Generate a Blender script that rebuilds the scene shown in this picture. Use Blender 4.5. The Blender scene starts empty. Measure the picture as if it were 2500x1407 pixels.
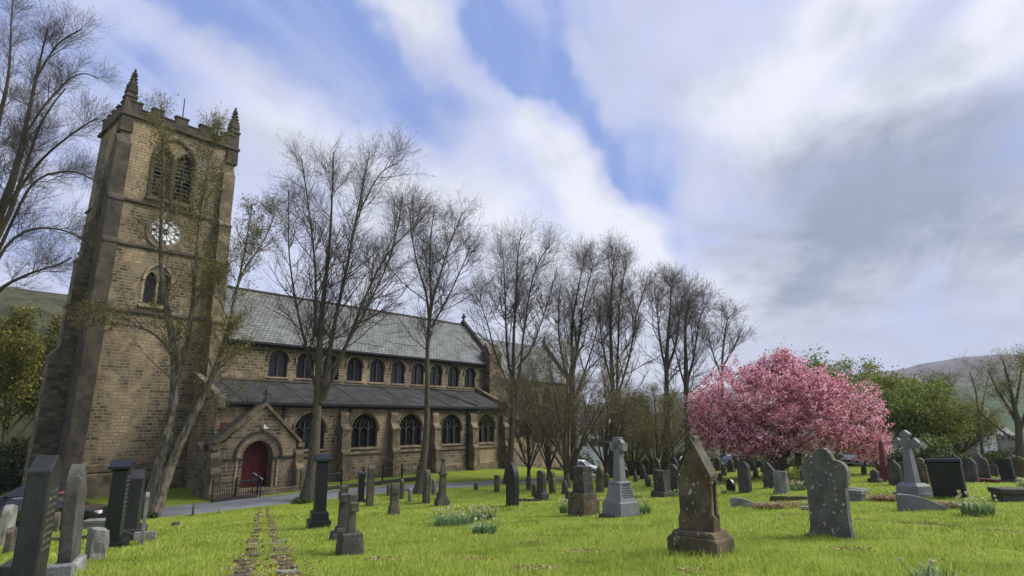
import bpy, bmesh, math, random, time
import numpy as np
from mathutils import Vector, Matrix
from mathutils.geometry import tessellate_polygon
T0 = time.time()
SC = bpy.context.scene
COL = SC.collection
R = math.radians

# ------------------------------------------------------------------ camera maths
W, H, F = 2500.0, 1407.0, 1458.0
PITCH = math.atan(322 / F)
EYE = 1.6
def ray(px, py):
    u = (px - 1250) / F; v = -(py - 703) / F
    return np.array([u, math.cos(PITCH) - v * math.sin(PITCH), math.sin(PITCH) + v * math.cos(PITCH)])
def at_depth(px, py, y):            # the world point at forward distance y seen in that direction
    r = ray(px, py); k = y / r[1]
    return np.array([r[0] * k, y, EYE + r[2] * k])

# ------------------------------------------------------------------ terrain height
CP = np.array([(0,-6,.2),(0,0,0),(-6,0,.12),(6,0,0),(0,6.2,-.03),(-5,6.5,0),(5,6,0),(-4.5,9,-.35),(2.2,7.9,-.12),(5,9.4,-.25),(0,10,-.4),
 (-5.2,16,-1.35),(2.5,18,-1.25),(9.7,17,-.9),(-2,20,-1.65),(0,25,-2.05),(8,23,-1.3),(15,22,-.9),(22,29,-1.2),(12,30,-1.5),(20,40,-1.6),(15,35,-1.3),
 (-18.5,32,-3.0),(-12,36,-2.9),(-5.8,40.5,-2.85),(0,44.8,-2.75),(7,46,-2.8),(9,58,-3.8),(9,73,-5.1),(-21,29,-3.35),(-26,26,-3.5),(-14,20,-2.0),(-9,14,-1.15),
 (-24,39,-2.75),(-16,36.5,-2.85),(-5,54,-2.75),(2,63,-2.75),(-40,45,-3.5),(-36,28,-3.9),(26,90,-7),(40,55,-2.6),(14,46,-1.95),(20,58,-2.9),(32,48,-2.0),(30,72,-4.6),(60,40,-2.5),(40,30,-1.6),(30,90,-8),(-20,85,-4),
 (-15,5,-.4),(-12,0,0),(14,8,-.3),(14,14,-.6),(-60,30,-5),(60,90,-8)], float)
def _phi(r2): return 0.5 * r2 * np.log(r2 + 1e-9)
_d2 = ((CP[:, None, :2] - CP[None, :, :2]) ** 2).sum(-1)
_n = len(CP)
_A = np.zeros((_n + 3, _n + 3)); _A[:_n, :_n] = _phi(_d2) + np.eye(_n) * 60
_A[:_n, _n] = 1; _A[:_n, _n + 1:] = CP[:, :2]; _A[_n, :_n] = 1; _A[_n + 1:, :_n] = CP[:, :2].T
_w = np.linalg.solve(_A, np.concatenate([CP[:, 2], np.zeros(3)]))
def gz(x, y):
    x = np.asarray(x, float); y = np.asarray(y, float)
    xc = np.clip(x, -75, 75); yc = np.clip(y, -14, 105)
    r2 = (xc[..., None] - CP[:, 0]) ** 2 + (yc[..., None] - CP[:, 1]) ** 2
    z = _phi(r2) @ _w[:_n] + _w[_n] + xc * _w[_n + 1] + yc * _w[_n + 2]
    r = np.sqrt(x * x + (y - 25) ** 2)
    k = np.clip((r - 75) / 160, 0, 1); k = k * k * (3 - 2 * k)
    z = z * (1 - k) - 24 * k
    return z + .035 * np.sin(x * .9 + 1.3 * np.sin(y * .5)) * np.sin(y * .8 + x * .3) * np.clip(1 - r / 80, 0, 1)
def G(x, y): return float(gz(x, y))
def on_ground(px, py):
    r = ray(px, py)
    ks = np.linspace(3, 160, 3000) / r[1]
    zz = EYE + r[2] * ks - gz(r[0] * ks, r[1] * ks)
    near = ks * r[1] < 62
    hit = (zz < 0) & near
    if hit.any():
        i = int(np.argmax(hit)); a, b = zz[i - 1], zz[i]; k = ks[i - 1] + (ks[i] - ks[i - 1]) * a / (a - b)
    else: k = ks[int(np.argmin(np.where(near & (ks * r[1] > 26), zz, 9)))]
    return np.array([r[0] * k, r[1] * k, G(r[0] * k, r[1] * k)])

# ------------------------------------------------------------------ shader helpers
class NG:
    def __init__(s, tree): s.t = tree
    def __call__(s, typ, out=0, **kw):
        n = s.t.nodes.new('ShaderNode' + typ)
        for k, v in kw.items():
            if k.startswith('_'): setattr(n, k[1:], v); continue
            key = int(k[1:]) if k[0] == 'i' and k[1:].isdigit() else k.replace('_', ' ')
            sock = n.inputs[key]
            if isinstance(v, bpy.types.NodeSocket): s.t.links.new(v, sock)
            else: sock.default_value = v
        return n.outputs[out]
    def math(s, op, a, b=0.0, c=None, clamp=False):
        kw = dict(i0=a, i1=b)
        if c is not None: kw['i2'] = c
        return s('Math', _operation=op, _use_clamp=clamp, **kw)
    def mix(s, f, a, b, mode='MIX'):
        n = s.t.nodes.new('ShaderNodeMix'); n.data_type = 'RGBA'; n.blend_type = mode; n.clamp_factor = True
        for sock, v in ((n.inputs[0], f), (n.inputs[6], a), (n.inputs[7], b)):
            if isinstance(v, bpy.types.NodeSocket): s.t.links.new(v, sock)
            else: sock.default_value = v if not isinstance(v, tuple) or len(v) == 4 else (*v, 1)
        return n.outputs[2]
    def ramp(s, f, a, b, lo=0.0, hi=1.0):
        return s('MapRange', _interpolation_type='SMOOTHSTEP', Value=f, From_Min=a, From_Max=b, To_Min=lo, To_Max=hi)
    def noise(s, vec, scale, detail=4, rough=.55, out=0, dist=0.0):
        return s('TexNoise', out, Vector=vec, Scale=scale, Detail=detail, Roughness=rough, Distortion=dist)
def mat(name):
    m = bpy.data.materials.new(name); m.use_nodes = True; t = m.node_tree; t.nodes.clear()
    g = NG(t); return m, g
def finish(g, color, rough=.8, bump=None, bstr=.4, bdist=.02, spec=.3, trans=None, **kw):
    t = g.t; p = t.nodes.new('ShaderNodeBsdfPrincipled')
    def put(nm, v):
        if isinstance(v, bpy.types.NodeSocket): t.links.new(v, p.inputs[nm])
        else: p.inputs[nm].default_value = (*v, 1) if isinstance(v, tuple) and len(v) == 3 else v
    put('Base Color', color); put('Roughness', rough); put('Specular IOR Level', spec)
    for k, v in kw.items(): put(k.replace('_', ' '), v)
    if bump is not None: t.links.new(g('Bump', Strength=bstr, Distance=bdist, Height=bump), p.inputs['Normal'])
    o = t.nodes.new('ShaderNodeOutputMaterial'); out = p.outputs[0]
    if trans:
        c, f = trans; tr = t.nodes.new('ShaderNodeBsdfTranslucent')
        if isinstance(c, bpy.types.NodeSocket): t.links.new(c, tr.inputs[0])
        else: tr.inputs[0].default_value = (*c, 1)
        mx = t.nodes.new('ShaderNodeMixShader'); mx.inputs[0].default_value = f
        t.links.new(out, mx.inputs[1]); t.links.new(tr.outputs[0], mx.inputs[2]); out = mx.outputs[0]
    t.links.new(out, o.inputs[0])
def objvec(g, rnd=True):
    v = g('TexCoord', 3)
    if rnd:
        r = g('ObjectInfo', 5)
        off = g('CombineXYZ', X=g.math('MULTIPLY', r, 37.0), Y=g.math('MULTIPLY', r, 91.0), Z=g.math('MULTIPLY', r, 53.0))
        v = g('VectorMath', _operation='ADD', i0=v, i1=off)
    return v

def stone_mat(name, dark, light, lichen=.0, algae=None, rough=.85, scale=3.0, speck=0.0, lc=(.5,.5,.45), bstr=.5):
    m, g = mat(name); v = objvec(g)
    n1 = g.noise(v, scale, 6, .65); n2 = g.noise(v, scale * 9, 4, .6); n3 = g.noise(v, 90, 2)
    c = g.mix(g.ramp(n1, .32, .7), dark, light)
    c = g.mix(g.math('MULTIPLY', g.ramp(n2, .45, .75), .45), c, tuple(x * .45 for x in dark))
    st = g('VectorMath', _operation='MULTIPLY', i0=v, i1=(9.0, 9.0, .7))
    c = g.mix(g.math('MULTIPLY', g.ramp(g.noise(st, 1.0, 4), .5, .75), .4), c, tuple(x * .5 for x in dark))
    if algae:
        c = g.mix(g.math('MULTIPLY', g.ramp(g.noise(v, scale * .7, 5, .6, dist=.6), .5, .72), .75), c, algae)
    if speck:
        c = g.mix(g.math('MULTIPLY', g.ramp(g('TexVoronoi', 1, Vector=v, Scale=140.0), .3, .7), speck), c, tuple(min(1, x * 2.2) for x in light))
    if lichen:
        dv = g('VectorMath', _operation='MULTIPLY_ADD', i0=g.noise(v, 28, 3, out=1), i1=(.05, .05, .05), i2=v)
        vo = g('TexVoronoi', 0, Vector=dv, Scale=11.0, Randomness=1.0); sz_ = g.noise(v, 6, 3, .7)
        sel = g.ramp(g.noise(v, 2.2, 3), .60 - lichen * .3, .72 - lichen * .3)
        spot = g.math('MULTIPLY', g.ramp(g.math('ADD', vo, g.math('MULTIPLY', g.math('SUBTRACT', .58, sz_), .7)), .34, .16), sel)
        spot = g.math('MULTIPLY', spot, g.ramp(n3, .25, .6))
        c = g.mix(spot, c, lc)
    h = g.math('ADD', n2, g.math('MULTIPLY', n3, .35))
    finish(g, c, rough, h, bstr, .012, spec=.25)
    return m
def simple_mat(name, col, rough=.5, var=.25, scale=6.0, bstr=.15, spec=.4, **kw):
    m, g = mat(name); v = objvec(g)
    n = g.noise(v, scale, 5, .6)
    c = g.mix(g.ramp(n, .3, .7), tuple(x * (1 - var) for x in col), tuple(min(1, x * (1 + var)) for x in col))
    finish(g, c, rough, g.noise(v, scale * 6, 4), bstr, .01, spec=spec, **kw)
    return m

def masonry_mat(name, soot_bias=0.0, course=.24, width=.55, clean=((.40,.315,.20),(.31,.242,.15)), sooty=((.070,.059,.043),(.205,.165,.11)),
                mort_c=(.105,.082,.048), mort_s=(.35,.295,.20), mortar=.020):
    m, g = mat(name); v = g('TexCoord', 3); nr = g('TexCoord', 1)
    s = g('SeparateXYZ', 0, Vector=v); t = g.t; sx = s; sy = s.node.outputs[1]; sz = s.node.outputs[2]
    nn = g('SeparateXYZ', 0, Vector=nr).node
    side = g.math('GREATER_THAN', g.math('ABSOLUTE', nn.outputs[0]), g.math('ABSOLUTE', nn.outputs[1]))
    u = g('Mix', 0, i0=side, i2=sx, i3=sy)
    wob = g.noise(v, 1.7, 3)
    uu = g.math('ADD', u, g.math('MULTIPLY', wob, .06)); zz = g.math('ADD', sz, g.math('MULTIPLY', g.noise(v, 1.1, 2), .05))
    uv = g('CombineXYZ', X=uu, Y=zz, Z=0.0)
    def brick(c1, c2, mo, ms):
        b = g('TexBrick', 0, _offset=.5, _squash=.7, _squash_frequency=3, Vector=uv, Color1=(*c1, 1), Color2=(*c2, 1), Mortar=(*mo, 1), Scale=1.0, Mortar_Size=ms, Mortar_Smooth=.3, Bias=0.0, Brick_Width=width, Row_Height=course)
        return b, b.node.outputs[1]
    b1, f1 = brick(*clean, mort_c, mortar * .6); b2, f2 = brick(*sooty, mort_s, mortar)
    big = g.noise(v, .22, 5, .6, dist=.4); mid = g.noise(v, 1.3, 4, .6)
    mask = g.ramp(g.math('ADD', g.math('ADD', big, soot_bias), g.math('MULTIPLY', g.math('SUBTRACT', mid, .5), .35)), .42, .58)
    c = g.mix(mask, b1, b2)
    blk = g('TexVoronoi', 1, Vector=uv, Scale=2.2)
    c = g.mix(g.math('MULTIPLY', g.ramp(mid, .3, .75), .35), c, (.5, .48, .44), 'MULTIPLY')
    st = g('VectorMath', _operation='MULTIPLY', i0=v, i1=(2.2, 2.2, .16))
    c = g.mix(g.math('MULTIPLY', g.ramp(g.noise(st, 1.0, 5, .6), .52, .8), .6), c, (.042, .036, .026))
    fine = g.noise(v, 14, 4, .6)
    c = g.mix(.35, c, g.mix(fine, (.35, .35, .35), (1.5, 1.5, 1.5)), 'MULTIPLY')
    hgt = g.math('ADD', g.math('MULTIPLY', f2, -1.0), g.math('MULTIPLY', fine, .5))
    finish(g, c, .92, hgt, .6, .03, spec=.2)
    return m

def slate_mat(name, c1, c2, row=.30, wid=.36, rough=.7):
    m, g = mat(name); v = g('TexCoord', 3); s = g('SeparateXYZ', 0, Vector=v).node
    dd = g.math('MULTIPLY', s.outputs[2], 1.41)
    uv = g('CombineXYZ', X=g.math('ADD', s.outputs[0], g.math('MULTIPLY', g.noise(v, 2.0), .05)), Y=g.math('ADD', dd, g.math('MULTIPLY', g.noise(v, .8), .04)), Z=0.0)
    b = g('TexBrick', 0, _offset=.5, Vector=uv, Color1=(*c1, 1), Color2=(*c2, 1), Mortar=(.025, .027, .028, 1), Scale=1.0, Mortar_Size=.028, Mortar_Smooth=.5, Bias=.0, Brick_Width=wid, Row_Height=row)
    f = b.node.outputs[1]
    n = g.noise(v, .9, 6, .65)
    c = g.mix(g.math('MULTIPLY', g.ramp(n, .42, .68), .65), b, (.052, .055, .045))
    c = g.mix(g.math('MULTIPLY', g.ramp(g.noise(v, 5.0, 4), .55, .7), .5), c, (.24, .25, .24))
    saw = g.math('FRACT', g.math('DIVIDE', dd, row))
    finish(g, c, rough, g.math('ADD', g.math('MULTIPLY', f, -1.0), g.math('MULTIPLY', saw, -.7)), .8, .03, spec=.3)
    return m

def island_mat(name, cols, rough=.6, trans=.35, spec=.15, noise_cols=None, scale=.5):
    """leaves, blades, petals: every one its own tint"""
    m, g = mat(name)
    r = g('NewGeometry', 8)
    n = g.t.nodes.new('ShaderNodeValToRGB'); n.color_ramp.interpolation = 'LINEAR'
    el = n.color_ramp.elements
    while len(el) < len(cols): el.new(.5)
    for i, c in enumerate(cols):
        el[i].position = i / (len(cols) - 1); el[i].color = (*c, 1)
    g.t.links.new(r, n.inputs[0]); c = n.outputs[0]
    if noise_cols:
        p = g('NewGeometry', 0)
        c = g.mix(g.math('MULTIPLY', g.ramp(g.noise(p, scale, 5, .6), .48, .68), noise_cols[1]), c, noise_cols[0])
        if len(noise_cols) > 2:
            c = g.mix(g.math('MULTIPLY', g.ramp(g.noise(p, scale*2.1, 5, .65, dist=.7), .56, .70), .7), c, noise_cols[2])
            c = g.mix(g.math('MULTIPLY', g.ramp(g.noise(p, scale*5, 4, .65), .60, .72), .6), c, noise_cols[3])
    finish(g, c, rough, spec=spec, trans=(c, trans) if trans else None)
    return m

def bark_mat(name, a, b, scale=5.0, moss=None):
    m, g = mat(name); v = objvec(g)
    st = g('VectorMath', _operation='MULTIPLY', i0=v, i1=(3.0, 3.0, .7))
    n = g.noise(st, scale, 6, .65); n2 = g.noise(v, 1.3, 5, .6)
    c = g.mix(g.ramp(n, .35, .65), a, b)
    if moss: c = g.mix(g.math('MULTIPLY', g.ramp(n2, .45, .65), .7), c, moss)
    finish(g, c, .9, n, .7, .03, spec=.15)
    return m

# ------------------------------------------------------------------ mesh helpers
class MB:
    def __init__(s): s.v = []; s.f = []
    def add(s, vs, fs):
        o = len(s.v); s.v += [tuple(map(float, p)) for p in vs]; s.f += [tuple(o + i for i in f) for f in fs]; return s
    def box(s, x0, x1, y0, y1, z0, z1):
        return s.add([(x0,y0,z0),(x1,y0,z0),(x1,y1,z0),(x0,y1,z0),(x0,y0,z1),(x1,y0,z1),(x1,y1,z1),(x0,y1,z1)],
                     [(0,3,2,1),(4,5,6,7),(0,1,5,4),(1,2,6,5),(2,3,7,6),(3,0,4,7)])
    def frus(s, cx, cy, z0, z1, w0, d0, w1, d1, ox=0, oy=0):
        a, b, c, d = w0/2, d0/2, w1/2, d1/2
        return s.add([(cx-a,cy-b,z0),(cx+a,cy-b,z0),(cx+a,cy+b,z0),(cx-a,cy+b,z0),(cx-c+ox,cy-d+oy,z1),(cx+c+ox,cy-d+oy,z1),(cx+c+ox,cy+d+oy,z1),(cx-c+ox,cy+d+oy,z1)],
                     [(0,3,2,1),(4,5,6,7),(0,1,5,4),(1,2,6,5),(2,3,7,6),(3,0,4,7)])
    def prism(s, pts, a, b, axis='y'):            # polygon in two axes, extruded along the third
        n = len(pts)
        f = {'y': lambda p, t: (p[0], t, p[1]), 'x': lambda p, t: (t, p[0], p[1]), 'z': lambda p, t: (p[0], p[1], t)}[axis]
        vs = [f(p, a) for p in pts] + [f(p, b) for p in pts]
        return s.add(vs, [tuple(range(n)), tuple(range(2*n-1, n-1, -1))] + [(i, n+i, n+(i+1) % n, (i+1) % n) for i in range(n)])
    def tube(s, pts, rad, k=8):
        pts = [Vector(p) for p in pts]; n = len(pts); vs = []; fs = []
        if not isinstance(rad, (list, tuple)): rad = [rad] * n
        for i, p in enumerate(pts):
            t = (pts[min(i+1, n-1)] - pts[max(i-1, 0)]).normalized()
            a = t.cross(Vector((0, 0, 1)) if abs(t.z) < .9 else Vector((1, 0, 0))).normalized(); b = t.cross(a)
            for j in range(k):
                q = p + (a * math.cos(2*math.pi*j/k) + b * math.sin(2*math.pi*j/k)) * rad[i]; vs.append(q)
        for i in range(n-1):
            for j in range(k): fs.append((i*k+j, i*k+(j+1) % k, (i+1)*k+(j+1) % k, (i+1)*k+j))
        fs += [tuple(range(k-1, -1, -1)), tuple((n-1)*k+j for j in range(k))]
        return s.add(vs, fs)
    def lathe(s, prof, cx=0, cy=0, k=12):
        vs = []; fs = []; n = len(prof)
        for r, z in prof:
            for j in range(k): vs.append((cx + r*math.cos(2*math.pi*j/k), cy + r*math.sin(2*math.pi*j/k), z))
        for i in range(n-1):
            for j in range(k): fs.append((i*k+j, i*k+(j+1) % k, (i+1)*k+(j+1) % k, (i+1)*k+j))
        fs += [tuple(range(k-1, -1, -1)), tuple((n-1)*k+j for j in range(k))]
        return s.add(vs, fs)
    def wall(s, outer, holes, y, reveal=.3):      # a flat wall in x,z with real openings and their reveals
        loops = [[Vector((p[0], p[1], 0)) for p in outer]] + [[Vector((p[0], p[1], 0)) for p in h] for h in holes]
        flat = [p for l in loops for p in l]
        s.add([(p.x, y, p.y) for p in flat], [tuple(t) for t in tessellate_polygon(loops)])
        for h in holes:
            n = len(h)
            s.add([(p[0], y, p[1]) for p in h] + [(p[0], y + reveal, p[1]) for p in h], [(i, (i+1) % n, n+(i+1) % n, n+i) for i in range(n)])
        return s
    def band(s, path, width_out, y0, y1):          # moulding that follows a 2D path (x,z), offset outward by width
        n = len(path); vs = []
        for i in range(n):
            a = Vector(path[max(i-1, 0)]); b = Vector(path[min(i+1, n-1)]); t = (b - a).normalized(); nr = Vector((t.y, -t.x))
            p = Vector(path[i]); q = p + nr * width_out
            vs += [(p.x, y0, p.y), (q.x, y0, q.y), (q.x, y1, q.y), (p.x, y1, p.y)]
        fs = []
        for i in range(n-1):
            for j in range(4): fs.append((4*i+j, 4*i+(j+1) % 4, 4*i+4+(j+1) % 4, 4*i+4+j))
        fs += [(3,2,1,0), (4*n-4, 4*n-3, 4*n-2, 4*n-1)]
        return s.add(vs, fs)
    def build(s, name, m, parent=None, bevel=0.0, smooth=False, rough=0.0, seed=1):
        me = bpy.data.meshes.new(name); me.from_pydata(s.v, [], s.f); me.update()
        bm = bmesh.new(); bm.from_mesh(me)
        bmesh.ops.recalc_face_normals(bm, faces=bm.faces)
        if bevel:
            ed = [e for e in bm.edges if len(e.link_faces) == 2 and e.calc_face_angle(0) > .6]
            bmesh.ops.bevel(bm, geom=ed, offset=bevel, segments=2, profile=.5, affect='EDGES', clamp_overlap=True)
        if rough:
            bmesh.ops.triangulate(bm, faces=bm.faces)
            bmesh.ops.subdivide_edges(bm, edges=bm.edges, cuts=2, use_grid_fill=True)
            rr = random.Random(seed)
            from mathutils import noise
            for v in bm.verts: v.co += noise.noise_vector(v.co * 3.1 + Vector((seed, 0, 0))) * rough + noise.noise_vector(v.co * 9) * rough * .4
        bm.to_mesh(me); bm.free()
        if smooth: me.polygons.foreach_set('use_smooth', [True] * len(me.polygons))
        return link(name, me, m, parent)
def link(name, me, m, parent=None):
    o = bpy.data.objects.new(name, me); COL.objects.link(o)
    if m: me.materials.append(m)
    if parent: o.parent = parent
    return o
def np_mesh(name, V, Fq, m, parent=None, smooth=False):
    V = np.asarray(V, np.float32).reshape(-1, 3); Fq = np.asarray(Fq, np.int32); k = Fq.shape[1]
    me = bpy.data.meshes.new(name)
    me.vertices.add(len(V)); me.vertices.foreach_set('co', V.ravel())
    me.loops.add(Fq.size); me.loops.foreach_set('vertex_index', Fq.ravel())
    me.polygons.add(len(Fq)); me.polygons.foreach_set('loop_start', np.arange(len(Fq), dtype=np.int32) * k)
    me.polygons.foreach_set('loop_total', np.full(len(Fq), k, np.int32))
    if smooth: me.polygons.foreach_set('use_smooth', np.ones(len(Fq), bool))
    me.update(calc_edges=True)
    return link(name, me, m, parent)
def tag(o, label, cat, group=None, kind=None):
    if label: o['label'] = label
    if cat: o['category'] = cat
    if group: o['group'] = group
    if kind: o['kind'] = kind
    return o
def empty(name, loc=(0, 0, 0), rz=0.0, tilt=(0, 0)):
    o = bpy.data.objects.new(name, None); COL.objects.link(o)
    o.location = tuple(map(float, loc)); o.rotation_euler = (tilt[0], tilt[1], rz); o.empty_display_size = .2
    return o
def arc(cx, cz, r, a0, a1, n=10):
    return [(cx + r*math.cos(R(a0 + (a1-a0)*i/n)), cz + r*math.sin(R(a0 + (a1-a0)*i/n))) for i in range(n+1)]
def arch_top(cx, w, spring, rise, n=9):           # right springer over the apex to the left springer
    a = w / 2
    if rise >= a:
        rad = (a*a + rise*rise) / (2*a); c = a - rad; th = math.asin(min(1.0, rise / rad))
        r = [(cx + c + rad*math.cos(th*i/n), spring + rad*math.sin(th*i/n)) for i in range(n+1)]
    else:
        r = [(cx + a*math.cos(t), spring + rise*(math.sin(t)*.75 + .25*t/(math.pi/2))) for t in [math.pi/2*i/n for i in range(n+1)]]
    return r + [(2*cx - p[0], p[1]) for p in r[-2::-1]]
def arch_loop(cx, w, z0, spring, rise, n=9):
    return [(cx - w/2, z0), (cx + w/2, z0)] + arch_top(cx, w, spring, rise, n)
# ------------------------------------------------------------------ materials
MT = {}
MT['stone_tower'] = masonry_mat('tower_sandstone', .02, .21, .48)
MT['stone'] = masonry_mat('nave_sandstone', .07, .22, .50)
MT['stone_aisle'] = masonry_mat('aisle_sandstone', .04, .22, .50)
MT['stone_dark'] = masonry_mat('sooty_sandstone', .16, .26, .6, mort_s=(.10,.085,.06))
MT['ashlar'] = stone_mat('dressed_sandstone', (.080,.066,.042), (.27,.212,.13), algae=(.065,.062,.032), scale=1.3)
MT['ashlar_dark'] = stone_mat('sooty_dressed_stone', (.040,.035,.027), (.10,.083,.06), scale=1.2)
MT['ashlar_pale'] = stone_mat('pale_dressed_stone', (.22,.175,.115), (.40,.32,.22), scale=1.6)
MT['slate'] = slate_mat('roof_slate', (.205,.215,.20), (.135,.143,.133))
MT['tile_moss'] = slate_mat('mossy_stone_tile', (.085,.075,.045), (.05,.048,.028), .28, .4, .9)
MT['lead'] = simple_mat('lead_sheet', (.044,.044,.043), .85, .35, 1.2, .1, .12)
MT['iron'] = simple_mat('black_iron', (.012,.012,.013), .5, .2)
MT['glass'] = simple_mat('church_glass', (.010,.011,.014), .15, .5, 3, .5, spec=.5)
MT['tracery'] = stone_mat('tracery_stone', (.035,.032,.027), (.085,.078,.064), scale=3)
MT['louvre'] = simple_mat('louvre_slate', (.045,.042,.06), .6)
MT['white'] = simple_mat('white_paint', (.75,.75,.73), .5, .06)
MT['door'] = None
def door_mat():
    m, g = mat('red_door_planks'); v = g('TexCoord', 3); x = g('SeparateXYZ', 0, Vector=v)
    fr = g.math('FRACT', g.math('MULTIPLY', x, 6.2)); gap = g.ramp(g.math('ABSOLUTE', g.math('SUBTRACT', fr, .5)), .44, .5)
    n = g.noise(g('VectorMath', _operation='MULTIPLY', i0=v, i1=(9.0, 9.0, 1.0)), 2.0, 5)
    c = g.mix(g.ramp(n, .3, .7), (.055, .004, .005), (.10, .009, .009)); c = g.mix(gap, c, (.02, .004, .004))
    finish(g, c, .55, g.math('MULTIPLY', gap, -1.0), .6, .02); return m
MT['door'] = door_mat()
MT['grey_granite'] = stone_mat('grey_granite', (.085,.089,.089), (.165,.17,.168), scale=2, speck=.4, rough=.6, bstr=.2)
MT['dark_granite'] = stone_mat('dark_grey_granite', (.014,.015,.014), (.034,.036,.034), scale=3, speck=.22, rough=.5, bstr=.25)
MT['black_granite'] = simple_mat('polished_black_granite', (.006,.007,.010), .34, .3, 20, .03, spec=.5)
MT['red_granite'] = simple_mat('red_granite', (.12,.022,.018), .35, .3, 40, .05)
MT['grit'] = stone_mat('gritstone_grave', (.048,.046,.040), (.115,.110,.095), lichen=.15, algae=(.055,.058,.028), scale=2.6)
MT['grit_spot'] = stone_mat('lichen_spotted_gritstone', (.082,.079,.066), (.165,.158,.132), lichen=.8, algae=(.06,.055,.04), scale=2.2, lc=(.42,.42,.40))
MT['brown'] = stone_mat('brown_mossy_sandstone', (.064,.052,.030), (.165,.132,.076), lichen=.4, algae=(.075,.045,.014), scale=2.4)
MT['tan'] = stone_mat('tan_sandstone_grave', (.058,.052,.037), (.135,.118,.083), lichen=.1, algae=(.07,.07,.035), scale=2.5)
MT['pale'] = stone_mat('pale_weathered_stone', (.14,.138,.125), (.30,.295,.27), lichen=.1, algae=(.12,.12,.07), scale=3)
MT['rustic'] = stone_mat('streaked_rough_stone', (.030,.027,.022), (.11,.098,.08), lichen=.1, algae=(.02,.018,.014), scale=4, bstr=.9)
MT['asphalt'] = None
def asphalt_mat():
    m, g = mat('worn_asphalt'); v = g('NewGeometry', 0)
    n = g.noise(v, .6, 6, .6); f = g.noise(v, 60, 3)
    c = g.mix(g.ramp(n, .35, .65), (.125, .13, .135), (.20, .205, .21)); c = g.mix(.4, c, g.mix(f, (.6,)*3, (1.3,)*3), 'MULTIPLY')
    c = g.mix(g.math('MULTIPLY', g.ramp(g.noise(v, 1.7, 5), .55, .7), .35), c, (.06,.062,.055))
    finish(g, c, .85, f, .4, .01); return m
MT['asphalt'] = asphalt_mat()
def ground_mat():
    m, g = mat('churchyard_turf'); v = g('NewGeometry', 0)
    n = g.noise(v, .45, 6, .65); f = g.noise(v, 9, 5, .7); f2 = g.noise(v, 40, 3)
    c = g.mix(g.ramp(n, .3, .7), (.14,.20,.022), (.26,.315,.04))
    c = g.mix(g.math('MULTIPLY', g.ramp(f, .45, .7), .6), c, (.075,.11,.012))
    c = g.mix(g.math('MULTIPLY', g.ramp(g.noise(v, .9, 5, .6, dist=.8), .58, .72), .5), c, (.16,.13,.04))
    y = g('SeparateXYZ', 0, Vector=v).node.outputs[1]
    far = g.ramp(y, 70, 130)
    fc = g.mix(g.ramp(g.noise(v, .02, 5), .4, .6), (.05,.075,.02), (.09,.11,.04))
    c = g.mix(far, c, fc)
    finish(g, c, .9, g.math('ADD', f, f2), .7, .05, spec=.1); return m
MT['turf'] = ground_mat()
MT['grass'] = island_mat('grass_blades', [(.15,.235,.02),(.32,.425,.045),(.47,.55,.09),(.60,.62,.21)], .5, .45, .2, ((.15,.22,.018), .7, (.42,.37,.11), (.10,.15,.02)), .7)
def dirt_mat():
    m, g = mat('worn_track'); v = g('NewGeometry', 0)
    n = g.noise(v, 2.2, 6, .7); vo = g('TexVoronoi', 0, Vector=g('VectorMath', _operation='MULTIPLY', i0=v, i1=(3.0, 6.0, 1.0)), Scale=1.0)
    c = g.mix(g.ramp(n, .35, .6), (.09,.066,.036), (.17,.19,.035)); c = g.mix(g.math('MULTIPLY', g.ramp(vo, .25, .12), .9), c, (.24,.20,.15))
    c = g.mix(g.math('MULTIPLY', g.ramp(g.noise(v, 6, 4), .5, .68), .8), c, (.05,.035,.018))
    finish(g, c, .95, n, .8, .05, spec=.1); return m
MT['dirt'] = dirt_mat()
MT['bark'] = bark_mat('dark_bark', (.045,.038,.029), (.125,.104,.077), moss=(.078,.073,.035))
MT['bark_pale'] = bark_mat('pale_peeling_bark', (.10,.082,.060), (.27,.23,.18), 3.0, moss=(.06,.052,.025))
MT['bark_mixed'] = bark_mat('mixed_pale_bark', (.055,.047,.036), (.235,.205,.16), 3.0, moss=(.045,.040,.018))
MT['twig'] = simple_mat('bare_twigs', (.080,.066,.058), .8, .3)
MT['twig_brown'] = simple_mat('brown_twigs', (.115,.088,.052), .8, .3)
MT['bud'] = island_mat('tree_buds', [(.05,.045,.03),(.10,.095,.04),(.12,.12,.05)], .7, .3)
MT['leaf_olive'] = island_mat('young_olive_leaves', [(.08,.078,.016),(.17,.165,.03),(.27,.26,.055),(.36,.34,.09)], .6, .4)
MT['leaf_olive_dark'] = island_mat('dark_olive_leaves', [(.06,.064,.014),(.135,.135,.026),(.215,.205,.05)], .6, .35)
MT['leaf_green'] = island_mat('fresh_green_leaves', [(.075,.125,.025),(.15,.225,.045),(.235,.31,.08)], .55, .4)
MT['leaf_dark'] = island_mat('dark_evergreen_leaves', [(.018,.032,.012),(.04,.062,.02),(.07,.095,.03)], .5, .2)
MT['leaf_yellow'] = island_mat('yellow_green_leaves', [(.10,.11,.02),(.20,.21,.035),(.30,.31,.07)], .55, .4)
MT['blossom'] = island_mat('cherry_blossom', [(.18,.03,.05),(.55,.17,.23),(.82,.38,.47),(.92,.57,.65),(.95,.76,.81)], .6, .45)
MT['daff_leaf'] = island_mat('daffodil_leaves', [(.04,.10,.03),(.09,.18,.055),(.20,.30,.13),(.34,.42,.22)], .4, .25, .4)
MT['daff'] = island_mat('faded_daffodil_heads', [(.45,.38,.16),(.62,.56,.34),(.75,.72,.6)], .6, .3)
MT['dead'] = island_mat('dead_leaves', [(.09,.055,.025),(.19,.12,.06),(.33,.23,.14),(.42,.31,.21)], .8, .1)

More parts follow.
